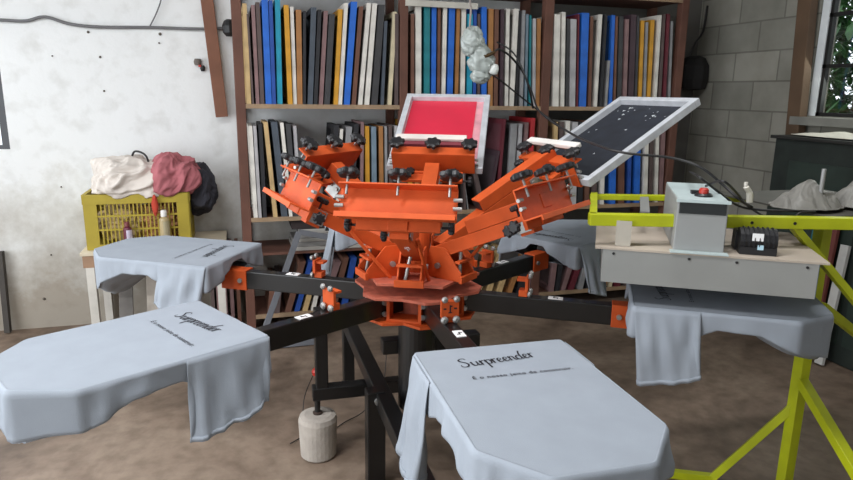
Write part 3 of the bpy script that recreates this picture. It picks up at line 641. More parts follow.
# ---------------------------------------------------------------- flash dryer on its stand
EX = Vector((math.cos(math.radians(-31.3)), math.sin(math.radians(-31.3)), 0)); TY = Vector((-EX.y, EX.x, 0))
def FB(r, t, z): return EX*r+TY*t+Vector((0, 0, z))
dry = empty('flash_dryer', FB(.94, 0, .93), math.radians(-31.3), 'grey sheet metal flash dryer with control box, hanging over the right pallet', 'dryer')
DM = Matrix.Rotation(math.radians(-31.3), 4, 'Z')
X0, X1, Y0, Y1, Z0, Z1 = .645, 1.235, -.205, .215, .937, 1.04
hb = MB(); th = .004
hb.box(((X0+X1)/2, Y0, (Z0+Z1)/2), (X1-X0, th, Z1-Z0), DM); hb.box(((X0+X1)/2, Y1, (Z0+Z1)/2), (X1-X0, th, Z1-Z0), DM)
hb.build('side_panel', GREYP, dry)
MB().box((X0, (Y0+Y1)/2, (Z0+Z1)/2), (th, Y1-Y0, Z1-Z0), DM).build('end_panel', GREYP, dry)
MB().box((X1, (Y0+Y1)/2, (Z0+Z1)/2), (th, Y1-Y0, Z1-Z0), DM).build('end_panel', mat('blue_grey_panel', (44, 84, 104), .6), dry)
MB().box(((X0+X1)/2, (Y0+Y1)/2, Z1+.003), (X1-X0+.05, Y1-Y0+.01, .006), DM).build('top_plate', BEIGE, dry)
he = MB()
for k in range(9): he.box(((X0+X1)/2, Y0+.03+k*.045, Z0+.03), (X1-X0-.04, .02, .012), DM)
he.build('heating_element', mat('dark_ceramic', (54, 50, 48), .8), dry)
rv = MB()
for x in (X0+.03, (X0+X1)/2-.05, (X0+X1)/2+.08, X1-.03): rv.cyl(DM @ Vector((x, Y0-.002, Z1-.012)), DM @ Vector((x, Y0-.005, Z1-.012)), .004, n=8)
rv.build('rivet', KNOB, dry)
tx = MB()
for z, w_ in ((1.0, .010), (.985, .014), (.97, .008)): tx.box((X1+.003, Y0+.04, z), (.001, w_, .006), DM)
tx.build('end_label', WHITEM, dry)
# control box, long from front to back
cb = MB(); cz0, cz1 = Z1+.006, 1.20
bx = MB()
def boxc(a0, a1, b0, b1, z0, z1, mb): return mb.box(((a0+a1)/2, (b0+b1)/2, (z0+z1)/2), (a1-a0, b1-b0, z1-z0), DM)
CX0, CX1, CY0, CY1 = .845, .985, -.19, .20
ctl = boxc(CX0, CX1, CY0, CY1, cz0, cz1, MB()).build('control_box', mat('mid_grey_sheet_metal', (146, 148, 147), .55, .1, var=.05), dry, bevel=.003)
boxc(CX0+.002, CX1-.002, CY0+.002, CY1-.002, cz1-.001, cz1+.003, MB()).build('lid', mat('pale_lid', (180, 194, 194), .5), ctl)
MB().box(((CX0+CX1)/2, CY0-.0015, 1.178), (CX1-CX0-.012, .004, .034), DM).build('dark_window', mat('dark_plastic_window', (34, 38, 40), .25), ctl)
MB().box(((CX0+CX1)/2, CY0-.004, 1.199), (CX1-CX0+.008, .012, .008), DM).build('lid_lip', mat('pale_lid', (196, 204, 202), .5), ctl)
MB().box(((CX0+CX1)/2, CY0-.012, Z1+.008), (CX1-CX0+.02, .03, .004), DM).build('foot_flange', mat('pale_lid', (196, 204, 202), .5), ctl)
kx = Vector(((CX0+CX1)/2+.01, CY0+.08, cz1))
sw = MB().lathe(DM @ kx, [(.026, 0), (.026, .008), (.022, .012)], 20); sw.build('dial_base', mat('black_dial', (28, 28, 30), .4), ctl)
MB().lathe(DM @ (kx+Vector((0, 0, .012))), [(.014, 0), (.014, .012), (.010, .016)], 16).build('dial_cap', mat('red_plastic', (170, 44, 34), .4), ctl)
MB().box((kx.x-.015, kx.y+.05, cz1+.006), (.03, .03, .012), DM).build('cable_gland', KNOB, ctl)
# blower motor
mt = MB().cyl(DM @ Vector((1.03, -.14, 1.085)), DM @ Vector((1.13, -.14, 1.085)), .036, n=20); mt.box((1.08, -.14, 1.058), (.10, .07, .022), DM); mt.box((1.05, -.10, 1.08), (.05, .05, .06), DM)
mo = mt.build('blower_motor', KNOB, dry)
MB().box((1.075, -.1765, 1.10), (.030, .002, .022), DM).build('motor_label', WHITEM, mo); MB().box((1.085, -.1765, 1.07), (.016, .002, .014), DM).build('motor_label', mat('pale_blue_label', (176, 208, 222), .5), mo)
fi = MB()
for k in range(7): fi.lathe(DM @ Vector((1.04+k*.013, -.14, 1.085)), [(.037, 0), (.040, .001), (.040, .003), (.037, .004)], 20, axis=EX)
fi.build('cooling_fin', KNOB, mo)
# stand
FZ = 1.125
A = on(589, 219, 2, FZ); B = on(860, 223.5, 2, FZ); D_ = (B-A).normalized(); Bx = A+D_*1.25
A2 = on(591, 194, 2, FZ+.01); B2 = on(800, 194, 2, FZ+.01); D2 = (B2-A2).normalized(); B2x = A2+D_*1.15
A2.z = B2x.z = FZ
st = empty('dryer_stand', (1.3, -.6, 0), 0, 'yellow green painted steel stand carrying the flash dryer', 'stand')
MB().beam(A, Bx, .034, .036).build('front_rail', FYEL, st, bevel=.002)
MB().beam(A2, B2x, .03, .02).build('back_rail', FYEL, st, bevel=.002)
MB().beam(A+D_*.012, A2+D_*.012, .024, .036).build('end_rail', FYEL, st, bevel=.002)
hl = MB(); nd = Vector((D_.y, -D_.x, 0))
for u in (.49, .62): hl.cyl(A+D_*u+nd*.0165, A+D_*u+nd*.0185, .005, n=10)
hl.build('bolt_hole', KNOB, st)
# hanger straps hold the dryer
s1 = on(624, 225, 2, FZ-.02)
def strap(mb, top, bot, w): mb.beam(top, bot, w, .004, up=(D_.y, -D_.x, 0))
q = FB(.70, -.18, Z1+.006); h1 = MB(); h1.beam(Vector((q.x, q.y, Z1+.007)), Vector((q.x-.0, q.y+.0, FZ+.0)), .045, .004, up=TY); h1.build('hanger_strap', mat('pale_strap', (176, 170, 158), .6), st)
q = FB(.70, .2, Z1+.006); q2 = on(644, 196, 2, FZ); h1 = MB(); h1.beam(Vector((q2.x, q2.y, Z1+.007)), q2, .02, .004, up=TY); h1.build('hanger_strap', GREYP, st)
h1 = MB().beam(q2+Vector((0, 0, .005)), on(645, 212, 2, FZ-.005), .03, .004); h1.build('cross_strap', GREYP, st)
# posts and braces
pp = at(812, 300, 2.25); PX_, PY_ = pp.x, pp.y
mbp = MB().beam((PX_, PY_, 0.0), (PX_, PY_, FZ-.02), .04, .04); mbp.build('post', FYEL, st, bevel=.002)
cB = A+(Bx-A)*((PX_-A.x)/(Bx.x-A.x))
MB().beam((PX_, PY_, FZ-.02), Vector((cB.x, cB.y, FZ-.02))+Vector((0, .005, 0)), .034, .034).build('tie', FYEL, st)
b0 = on(793, 226, 2, FZ-.02); b1 = at(857, 303, (b0-CAM).dot(CF)+.02); b1 = b0+(b1-b0)*1.5
MB().beam(b0, b1, .022, .036, up=nd).build('brace', FYEL, st, bevel=.002)
MB().beam(b1, Vector((b1.x, b1.y, 0)), .036, .036).build('post', FYEL, st, bevel=.002)
b2 = Vector((PX_, PY_, .93)) ; b3 = at(858, 336, 2.5)
MB().beam(at(822, 306, 2.32), at(862, 338, 2.45), .03, .03).build('brace', FYEL, st, bevel=.002)
n0 = Vector((PX_, PY_, 0)); j = at(800, 424, 2.28); j.x, j.y = PX_, PY_
MB().beam(Vector((PX_, PY_, .42)), on(712, 478, 2, .02), .028, .028).build('brace', FYEL, st, bevel=.002)
MB().beam(on(712, 478, 2, .02), on(640, 470, 2, .02), .03, .03).build('floor_rail', FYEL, st, bevel=.002)
MB().beam(Vector((PX_, PY_, .52)), at(862, 482, 2.0), .034, .034).build('brace', FYEL, st, bevel=.002)
e1 = at(862, 482, 2.0)
MB().beam(e1, Vector((e1.x+.05, e1.y-.05, 0)), .034, .034).build('post', FYEL, st, bevel=.002)
# cables over the dryer
def dz(a, b, z): return on(a, b, 2, z)
pw = [on(497, 42, 1, 1.35), on(515, 55, 1, 1.25), on(531, 90, 1, 1.1), on(540, 112, 1, .75), on(572, 134, 1, .1), on(600, 146, 1, -.25), on(626, 153, 1, -.36), on(672, 158, 1, -.42), on(700, 167, 1, -.48), on(722, 184, 1, -.52), on(740, 200, 1, -.57), on(752, 207, 2, FZ+.03)]
cable('power_cable', pw, .0045, 'long black cable sweeping from the hanging lamp over the dark screen to the dryer')
g = [on(706, 186, 2, 1.22), on(722, 181, 2, 1.26), on(736, 192, 2, 1.22), on(748, 206, 2, 1.15), on(765, 217, 2, 1.125)+nd*.025, on(785, 220, 2, 1.12)+nd*.025, on(800, 213, 2, 1.15), on(815, 212, 2, 1.15)]
cable('dryer_cable', g, .004, 'black cable looping from the dryer control box over the yellow rail')
cable('dryer_cable', [on(690, 172, 2, 1.24), on(698, 176, 2, 1.26), on(716, 190, 2, 1.215), on(735, 204, 2, 1.17), on(752, 209, 2, 1.15), on(790, 211, 2, 1.15), on(835, 210, 2, 1.15)], .004, 'thin black cable running along the top of the dryer to the grey bag')
cj = on(748, 193, 2, 1.20)
tg = tag(MB().sweep(bez([cj+Vector((-.012, 0, .035)), cj+Vector((-.01, 0, .02)), cj+Vector((.006, 0, 0)), cj+Vector((.01, 0, -.03))]), [.006]*10+[.009]*10+[.010]*11, 8).build('cable_connector', mat('white_connector', (214, 210, 200), .5), loc=cj), 'small white taped cable joint beside the dryer control box', 'connector')

# ---------------------------------------------------------------- cloth heaps
def heap(name, c, rad, seed, m, parent=None, fold=.25, nu=110, nv=70, flat=None, lean=(0, 0), label=None, cat=None, group=None):
    c = Vector(c); vs = []; fs = []
    for j in range(nv+1):
        ph = PI*j/nv
        for i in range(nu):
            th_ = 2*PI*i/nu; d = Vector((math.sin(ph)*math.cos(th_), math.sin(ph)*math.sin(th_), math.cos(ph)))
            q = d*1.15+Vector((seed*7.3, seed*1.9, 0))
            w = Vector((noise.noise(q*1.1), noise.noise(q*1.1+Vector((9, 0, 0))), noise.noise(q*1.1+Vector((0, 9, 0)))))
            rg = 0; q2 = Vector((q.x+w.x*.7, q.y*1.0+w.y*.7, q.z*1.7+w.z*.7))
            for fr, am in ((1.3, 1), (2.7, .5), (5.2, .16)):
                rg += am*(.5-abs(noise.noise(q2*fr))*1.6)
            k = 1+fold*rg*.62+.2*noise.noise(q*.9)
            p = Vector((d.x*rad[0], d.y*rad[1], d.z*rad[2]))*k
            p.x += lean[0]*p.z; p.y += lean[1]*p.z
            p += c
            if flat is not None and p.z < flat: p.z = flat+(p.z-flat)*.05
            vs.append(p)
    for j in range(nv):
        for i in range(nu): fs.append((j*nu+i, j*nu+(i+1) % nu, (j+1)*nu+(i+1) % nu, (j+1)*nu+i))
    mb = MB().add(vs, fs)
    if parent is not None: return mb.build(name, m, parent, smooth=True)
    return tag(mb.build(name, m, loc=(c.x, c.y, flat if flat is not None else c.z), smooth=True), label, cat, group)

def drape(name, c, rx, ry, h, seed, m, hang=.03, hangf=.0, amp=.02, skew=0, label=None, cat=None, nr=60, nt=150, parent=None, fq=1.0):
    """a crumpled cloth lying in a mound: domed sheet with creases, its rim hanging a little"""
    c = Vector(c); rows = []
    for j in range(nr+1):
        r = j/nr; row = []
        for i in range(nt):
            a = 2*PI*i/nt; ca, sa = math.cos(a), math.sin(a)
            er = 1+.16*noise.noise(Vector((ca*1.6+seed, sa*1.6, 3)))+.05*noise.noise(Vector((ca*5+seed, sa*5, 8)))
            x = rx*r*ca*er; y = ry*r*sa*er
            X, Y = x*fq, y*fq
            wx = noise.noise(Vector((X*7, Y*7, seed)))*.10; wy = noise.noise(Vector((X*7+5, Y*7, seed+4)))*.10
            f = 0
            for k, (fr, am) in enumerate(((7, 1), (13, .6), (27, .28))):
                n_ = noise.noise(Vector(((X+wx)*fr+skew*Y*fr, (Y+wy)*fr*.55-(X+wx)*fr*.35, seed*2+k*7)))
                f += am*(.45-abs(n_)*1.9)
            edge = max(0, (r-.82)/.18); rim = hang*edge**1.5
            if sa < 0: rim += hangf*edge*(-sa)
            z = h*(1-min(1, r/.97)**1.9)*(1+.5*noise.noise(Vector((x*5+seed, y*5, 1))))+amp*f*(1-.5*edge)-rim
            o = amp*f*.5*edge
            row.append(Vector((c.x+x+ca*o, c.y+y+sa*o, c.z+max(z, .004-rim))))
        rows.append(row)
    mb = MB().grid(rows, close=True)
    if parent is not None: return mb.build(name, m, parent, smooth=True, solid=.003)
    return tag(mb.build(name, m, loc=c, smooth=True, solid=.003), label, cat)
def pile(name, c, rad, seed, m, dirv, amp=.02, fq=1.0, flat=None, label=None, cat=None, nu=200, nv=120, box=2.6):
    """a crumpled garment: rounded heap whose folds run along dirv"""
    c = Vector(c); dv = Vector(dirv).normalized(); e1 = dv.cross(Vector((.2, 1, .3))).normalized(); e2 = dv.cross(e1); vs = []; fs = []
    for j in range(nv+1):
        ph = PI*j/nv
        for i in range(nu):
            th_ = 2*PI*i/nu; d = Vector((math.sin(ph)*math.cos(th_), math.sin(ph)*math.sin(th_), math.cos(ph)))
            k = (abs(d.x)**box+abs(d.y)**box+abs(d.z)**box)**(-1/box)
            p = Vector((d.x*rad[0], d.y*rad[1], d.z*rad[2]))*k
            k2 = 1+.30*noise.noise(Vector((p.x*6+seed*3, p.y*6, p.z*6)))
            p *= k2
            q = p*fq; w = Vector((noise.noise(q*8+Vector((seed, 0, 0))), noise.noise(q*8+Vector((0, seed+5, 0))), noise.noise(q*8+Vector((0, 0, seed+9)))))*.035
            q = q+w; f = 0
            for n_, (fr, am) in enumerate(((11, 1), (21, .55), (40, .22))):
                u = Vector((q.dot(dv)*fr*.32, q.dot(e1)*fr, q.dot(e2)*fr+seed*4+n_*6))
                f += am*(.4-abs(noise.noise(u))*1.7)
            p += d*(amp*f)+c
            if flat is not None and p.z < flat:
                if p.y < 1.79 or p.x > -.89: p.z = max(p.z, flat-.045)
                else: p.z = flat+(p.z-flat)*.02
            vs.append(p)
    for j in range(nv):
        for i in range(nu): fs.append((j*nu+i, j*nu+(i+1) % nu, (j+1)*nu+(i+1) % nu, (j+1)*nu+i))
    return tag(MB().add(vs, fs).build(name, m, loc=(c.x, c.y, flat if flat is not None else c.z), smooth=True), label, cat)
# ---------------------------------------------------------------- table and crate at the left
CYF = 1.80
tbz = .575; tx0, tx1 = -1.49, -.70
tb = empty('side_table', ((tx0+tx1)/2, 1.98, 0), 0, 'small wooden table under the yellow crate, with a white leg', 'table')
MB().box(((tx0+tx1)/2, 1.97, tbz), (tx1-tx0, .46, .02)).build('tabletop', mat('pale_table_top', (206, 194, 170), .7, var=.1), tb, bevel=.002)
MB().box(((tx0+tx1)/2, 1.76, tbz-.045), (tx1-tx0-.02, .03, .07)).build('apron', mat('apron_wood', (150, 120, 96), .75, var=.2), tb, bevel=.002)
MB().box(((tx0+tx1)/2, 2.17, tbz-.045), (tx1-tx0-.02, .03, .07)).build('apron', mat('apron_wood', (150, 120, 96), .75, var=.2), tb, bevel=.002)
for x in (tx0+.045, tx1-.04):
    for y in (1.765, 2.165): MB().box((x, y, (tbz-.08)/2), (.045, .045, tbz-.08)).build('leg', mat('white_leg', (198, 194, 186), .7), tb, bevel=.002)
YEL = mat('yellow_crate_plastic', (160, 142, 44), .6, var=.1, scale=8)
cr = empty('plastic_crate', (-1.18, 1.97, tbz+.01), 0, 'yellow slatted plastic crate overflowing with rags, standing on the side table', 'crate')
cx0, cx1, cy0, cy1, cz0_, cz1_ = -1.455, -.90, 1.80, 2.14, tbz+.011, .905
fr = MB()
def panel(mb, a0, a1, pos, axis, th=.012):
    def bx(u0, u1, z0, z1, t_=th):
        if axis == 'y': mb.box(((u0+u1)/2, pos, (z0+z1)/2), (u1-u0, t_, z1-z0))
        else: mb.box((pos, (u0+u1)/2, (z0+z1)/2), (t_, u1-u0, z1-z0))
    zr = cz1_-.055
    bx(a0, a1, zr, cz1_, th*1.6); bx(a0, a1, cz0_, cz0_+.03)
    bx(a0, a0+.065, cz0_+.03, zr); bx(a1-.065, a1, cz0_+.03, zr)
    n = int((a1-a0-.13)/.021)
    for i in range(1, n): bx(a0+.065+(a1-a0-.13)*i/n-.0035, a0+.065+(a1-a0-.13)*i/n+.0035, cz0_+.03, zr, .006)
    for f in (.36, .70): z = cz0_+.03+(zr-cz0_-.03)*f; bx(a0+.065, a1-.065, z-.005, z+.005, .008)
panel(fr, cx0, cx1, cy0, 'y'); fr.build('front_side', YEL, cr)
fr = MB(); panel(fr, cx0, cx1, cy1, 'y'); fr.build('back_side', YEL, cr)
fr = MB(); panel(fr, cy0, cy1, cx0, 'x'); fr.build('short_side', YEL, cr)
fr = MB(); panel(fr, cy0, cy1, cx1, 'x'); fr.build('short_side', YEL, cr)
MB().box(((cx0+cx1)/2, (cy0+cy1)/2, cz0_+.004), (cx1-cx0, cy1-cy0, .008)).build('crate_bottom', YEL, cr)
RAGB = mat('cream_rag', (208, 184, 140), .9, var=.3, scale=22)
heap('rag', (-1.27, 1.965, .72), (.13, .12, .12), 2, RAGB, fold=.5, flat=.60, label='cream rag pressed against the slats in the left half of the yellow crate', cat='rag', group='rags in the crate')
heap('rag', (-1.07, 1.965, .72), (.12, .12, .12), 5, mat('orange_cream_rag', (200, 150, 110), .9, var=.4, scale=18), fold=.5, flat=.60, label='pinkish orange rag pressed against the slats in the right half of the yellow crate', cat='rag', group='rags in the crate')
WG = mat('white_cotton', (204, 196, 188), .95, var=.06, scale=7); PG = mat('dusty_pink_cotton', (164, 96, 102), .95, var=.12); NG = mat('charcoal_cotton', (50, 50, 58), .95, var=.2)
pile('white_garment', (-1.215, 1.945, .965), (.25, .165, .135), 1, WG, (1, .2, .45), amp=.034, box=2.05, flat=.908, label='crumpled white garment heaped on the left of the yellow crate', cat='garment')
pile('pink_garment', (-.985, 1.935, .985), (.15, .16, .125), 3, PG, (.8, .1, 1), amp=.032, box=2.05, flat=.908, label='crumpled dusty pink garment on the right of the yellow crate', cat='garment')
pile('dark_garment', (-.835, 2.0, .90), (.09, .12, .15), 6, NG, (.3, 0, 1), amp=.034, box=2.1, label='charcoal garment hanging over the right end of the yellow crate', cat='garment')
cable('garment_strap', [on(149, 164, 1, 1.92), on(146, 156, 1, 1.92), on(140, 152, 1, 1.93), on(134, 152, 1, 1.95), on(131, 160, 1, 1.96)], .006, 'dark curved strap poking out of the top of the white garment', 'strap')
heap('red_rag', on(155, 205, 1, 1.775)+Vector((0, 0, 0)), (.016, .014, .055), 8, mat('red_cloth', (176, 62, 44), .9), fold=.5, nu=28, nv=20, label='narrow red orange rag hanging down the front of the yellow crate', cat='rag')
def bottle(x, y, z, r, h, cols, label, name='spray_can'):
    t = empty(name, (x, y, z), 0, label, 'can' if name == 'spray_can' else 'bottle')
    MB().lathe((x, y, z), [(r*.95, 0), (r, .004), (r, h*.74), (r*.85, h*.79), (r*.45, h*.83)], 20).build('body', cols[0], t, smooth=False)
    lab = MB(); 
    n = 12; rr2 = r*1.01; vs = [(x+rr2*math.cos(a), y+rr2*math.sin(a), zz) for zz in (z+h*.06, z+h*.72) for a in [math.radians(-100+i*110/n) for i in range(n+1)]]
    lab.add(vs, [(i, i+1, n+2+i, n+1+i) for i in range(n)]).build('label', cols[1], t)
    MB().lathe((x, y, z+h*.83), [(r*.5, 0), (r*.62, .002), (r*.62, h*.14), (r*.45, h*.17)], 16).build('cap', cols[2], t)
q = on(129, 242, 2, tbz+.01)
bottle(-1.235, 1.765, tbz+.0105, .024, .165, [mat('maroon_can', (96, 34, 54), .4), mat('lilac_label', (204, 196, 214), .5), mat('maroon_cap', (116, 60, 60), .4)], 'maroon and white spray can standing in front of the yellow crate')
bottle(-1.035, 1.765, tbz+.0105, .028, .225, [mat('cloudy_beige', (176, 158, 118), .3), mat('beige_label', (170, 160, 130), .5), mat('white_cap', (226, 224, 220), .4)], 'cloudy beige bottle with white cap in front of the right of the crate', 'bottle')
# things under the table
for (xa, xb, col, lab) in ((-1.36, -1.28, (112, 108, 104), 'dark grey board leaning against the wall under the side table, nearest its white leg'), (-1.20, -1.0, (176, 168, 158), 'wide pale board leaning against the wall under the side table')):
    m_ = MB().beam(((xa+xb)/2, 1.95, .012), ((xa+xb)/2, 2.135, .47), .018, xb-xa, up=(1, 0, 0))
    tag(m_.build('leaning_board', mat('board_%d' % col[0], col, .85, var=.2), loc=((xa+xb)/2, 1.95, 0), bevel=.002), lab, 'board')
fl = random.Random(3)
for i, (x, c) in enumerate([(-.80, 'dusk'), (-.765, 'mauve'), (-.725, 'mauve'), (-.685, 'mauve'), (-.645, 'brown')]):
    zt = .50+fl.uniform(0, .05); y0 = 1.86; mb = MB(); bw = .03; hw = .011
    names = ['first', 'second', 'third', 'fourth', 'fifth']
    for (ya, yb_, za, zb_) in ((y0, y0+bw, 0, zt), (y0+.32-bw, y0+.32, 0, zt), (y0+bw, y0+.32-bw, 0, bw), (y0+bw, y0+.32-bw, zt-bw, zt)): mb.box((x, (ya+yb_)/2, (za+zb_)/2+.0005), (2*hw, yb_-ya, zb_-za))
    o = tag(mb.build('printing_screen', mat('frame_'+c, COL[c], .65), loc=(x, y0, 0)), '%s screen frame on the floor between table and shelf, %s of five from the left' % (c, names[i]), 'printing screen', 'printing screens on the floor left of the shelf')
    MB().box((x+.006, y0+.16, zt/2), (.002, .26, zt-.06)).build('mesh_fabric', meshmat(c), o)
# leaning empty frames in front of the bottom shelf, behind the press
def leanframe(P4, w, m, label):
    mb = MB(); 
    for a, b in ((0, 1), (1, 2), (2, 3), (3, 0)): mb.beam(P4[a], P4[b], w, .03, up=(0, -1, .2))
    tag(mb.build('empty_screen', m, loc=P4[0], bevel=.002), label, 'screen frame')
La, Lb, Lc, Ld = on(266, 326, 1, 1.55), on(299, 232, 1, 1.76), on(333, 238, 1, 1.76), on(322, 312, 1, 1.58)
La += (La-Lb)*((La.z-.02)/(Lb.z-La.z)); Ld += (Ld-Lc)*((Ld.z-.02)/(Lc.z-Ld.z))
leanframe([La, Lb, Lc, Ld], .035, mat('grey_frame', (98, 100, 106), .7, var=.15), 'large empty grey screen frame leaning against the bottom of the shelf behind the press')
# paper stack and dark box on the lowest bay
ZBL = .5
pb = empty('cardboard_box', (.0, 1.98, .112), 0, 'pale cardboard carton in the bottom left shelf bay behind the press', 'box')
for o_ in list(bpy.data.objects):
    pass
bpy.data.objects.remove(pb)
stk = on(318, 258, 1, 1.74)
def packs():
    z = stk.z-.09; x0 = on(296, 255, 1, 1.76).x; x1 = on(380, 255, 1, 1.76).x
    # a thin board across the bay carries them
    MB().box(((PX[0]+PX[1])/2, YS+.2, .50), (PX[1]-PX[0]-.055, .36, .016)).build('shelf_board', WOOD, sh)
    zz = .5085
    for i in range(5):
        h = [.026, .03, .024, .028, .03][i]; off = fl.uniform(-.015, .015)
        nm = ['bottom one', 'second from the bottom', 'middle one', 'second from the top', 'top one'][i]
        mb = MB().box((x0/2+x1/2+off, 1.99, zz+h/2), (x1-x0-.02*i, .33, h-.001))
        tag(mb.build('paper_pack', mat('pack_%d' % (i % 2), ((168, 164, 158), (148, 146, 144))[i % 2], .8, var=.1), loc=(x0/2+x1/2, 1.99, zz), bevel=.004), 'flat pale paper pack in the shelf behind the press, %s' % nm, 'paper pack', 'stack of paper packs in the shelf')
        zz += h
    bx = MB().box(((x0+on(330, 225, 1, 1.8).x)/2, 1.96, zz+.028), (on(330, 225, 1, 1.8).x-x0+.03, .26, .052))
    tag(bx.build('dark_carton', mat('dark_brown_card', (44, 34, 34), .8), loc=(x0, 1.96, zz), bevel=.003), 'dark brown carton lying on top of the stack of pale paper packs', 'box')
packs()

# ---------------------------------------------------------------- things on the walls
cable('wall_cable', [on(-20, 21, 1, 2.205), on(0, 20, 1, 2.2), on(25, 21, 1, 2.205), on(45, 17, 1, 2.2), on(70, 24, 1, 2.205), on(100, 27, 1, 2.2), on(150, 27.5, 1, 2.205), on(200, 29, 1, 2.2), on(226, 28, 1, 2.2)], .009, 'grey electric cable sagging along the top of the white wall', m=mat('grey_cable', (104, 104, 106), .6))
cable('wall_cable', [on(150, 26, 1, 2.19), on(156, 14, 1, 2.19), on(161, 0, 1, 2.19), on(163, -14, 1, 2.19)], .004, 'thin grey wire rising from the wall cable up the white wall', m=mat('grey_cable', (104, 104, 106), .6))
jb = on(230, 26, 1, 2.0)
tag(MB().lathe((jb.x-.005, 2.13, jb.z-.05), [(.02, 0), (.038, .02), (.042, .06), (.03, .09), (.015, .1)], 12).build('black_pouch', KNOB, loc=(jb.x, 2.13, jb.z-.05)), 'small black pouch hanging between the plank and the shelf post', 'pouch')
so = on(200, 66, 1, 2.21)
sk_ = empty('wall_socket', so, 0, 'broken wall socket with red and black parts hanging on the white wall', 'socket')
MB().lathe(so+Vector((-.012, -.005, .025)), [(.02, -.02), (.024, 0), (.018, .018)], 12).build('socket_cup', mat('dirty_plastic', (100, 92, 86), .6), sk_)
MB().lathe(so+Vector((.015, -.008, -.01)), [(.01, -.022), (.016, -.005), (.012, .014)], 10).build('black_terminal', KNOB, sk_)
MB().box(so+Vector((.0, -.02, 0)), (.018, .012, .014)).build('red_terminal', mat('red_plastic', (170, 44, 34), .4), sk_, bevel=.003)
nl = 0
for (a, b, r) in ((52, 56, .006), (100, 57, .009), (104, 91, .008), (88, 32, .01), (160, 34, .012), (159, 43, .007), (61, 187, .006), (51, 255, .007), (44, 299, .012)):
    p = on(a, b, 1, 2.215)
    MB().lathe(p, [(r*.8, -.003), (r*.55, .004), (r*.2, .006)], 8, axis=(0, -1, 0)).build('plug_hole', mat('hole_dark', (96, 88, 80), .9), WB)
a0 = on(2, 268, 1, 2.19); b0_ = on(11, 348, 1, 2.17)
tag(MB().beam(a0+(a0-b0_)*.2, Vector((b0_.x, 2.16, .01)), .03, .045).build('dark_pole', mat('dark_pole_wood', (70, 66, 62), .8), loc=(b0_.x, 2.16, 0)), 'dark slanted pole leaning on the white wall at the far left edge', 'pole')
# black bag hanging right of the shelf
bg = on(694, 74, 1, 2.12)
bt = empty('black_bag', (bg.x, 2.14, bg.z), 0, 'black bag hanging on the back wall between shelf and block wall', 'bag')
MB().lathe((bg.x, 2.13, bg.z-.12), [(.06, 0), (.1, .01), (.115, .08), (.11, .18), (.08, .235), (.05, .25)], 10).build('pouch', mat('black_nylon', (26, 25, 26), .7, bump=.3), bt)
cable('handle', [(bg.x-.06, 2.12, bg.z+.11), (bg.x-.02, 2.12, bg.z+.22), (bg.x+.05, 2.13, bg.z+.32), (bg.x+.08, 2.15, bg.z+.5)], .008, '', parent=bt)
# wrapped lamp hanging in front of the shelf
LY = 1.32
lp = on(472, 33, 1, LY)
hl_ = empty('hanging_lamp', lp, 0, 'lamp wrapped in pale plastic, hanging on a cord in front of the blue frames', 'lamp')
MB().sweep(bez([on(470, -60, 1, LY), on(470, 0, 1, LY), on(471, 8, 1, LY), on(470, 30, 1, LY), on(474, 40, 1, LY)]), .006, 8).build('cord', mat('pale_cord', (150, 140, 134), .7), hl_)
PLW = mat('milky_plastic_wrap', (178, 186, 182), .3, var=.12, scale=30, trans=.15)
heap('plastic_wrap', on(473, 42, 1, LY), (.06, .05, .075), 11, PLW, hl_, fold=.5, nu=40, nv=26)
heap('plastic_wrap', on(481, 60, 1, LY), (.07, .05, .085), 12, PLW, hl_, fold=.5, nu=40, nv=26, lean=(-.25, 0))
heap('plastic_wrap', on(480, 76, 1, LY), (.05, .04, .04), 13, PLW, hl_, fold=.4, nu=40, nv=26)
bp = on(494, 69, 1, LY-.02)
MB().lathe(bp+Vector((-.012, 0, -.03)), [(.014, 0), (.03, .008), (.03, .035), (.022, .055), (.016, .06)], 18, axis=(.25, -.1, 1)).build('bulb', mat('white_bulb', (222, 226, 222), .25), hl_, smooth=True)
MB().cyl(on(484, 57, 1, LY-.05), on(495, 52, 1, LY-.05), .012, .008, 12).build('brass_socket', mat('dark_brass', (86, 66, 40), .4, .6), hl_)
cable('lamp_cable', [on(494, 52, 1, LY-.05), on(500, 49.5, 1, LY-.05), on(512, 58, 1, LY), on(524, 74, 1, LY+.1), on(530, 92, 1, LY+.2), on(533, 108, 1, LY+.3)], .006, 'dark lamp cable arching down in front of the white frames')
cable('lamp_cable', [on(488, 72, 1, LY), on(500, 80, 1, LY+.1), on(515, 92, 1, LY+.2), on(530, 104, 1, LY+.3), on(546, 116, 1, LY+.3), on(560, 126, 1, LY+.2)], .005, 'thin dark cable running from the lamp towards the dark silkscreen')

# ---------------------------------------------------------------- right-hand corner
# dark box added to stand for the dark recess under the window; folded cloth
cp = empty('dark_recess_box', (2.74, .5, 0), 0, 'added dark box standing in for the dark recess under the right-hand window', 'recess box')
MB().box((2.74, .48, .625), (.20, 1.28, 1.24)).build('body', mat('dark_recess_tone', (36, 44, 40), .6, var=.3), cp, bevel=.004)
MB().box((2.73, .48, 1.256), (.235, 1.32, .02)).build('top', mat('dark_top', (36, 36, 34), .6), cp, bevel=.003)
MB().box((2.637, .74, .62), (.006, .5, 1.0)).build('recess_panel', mat('recess_panel_tone', (42, 54, 48), .5, var=.25), cp)
MB().box((2.637, .22, .62), (.006, .46, 1.0)).build('recess_panel', mat('recess_panel_tone', (56, 72, 62), .5, var=.25), cp)
wcl = on(836, 137, 2, 1.24)
drape('folded_cloth', (2.735, .74, 1.272), .105, .32, .03, 21, mat('white_cloth2', (200, 196, 184), .9), hang=0, amp=.006, label='white folded cloth lying on the dark recess box under the window', cat='cloth')
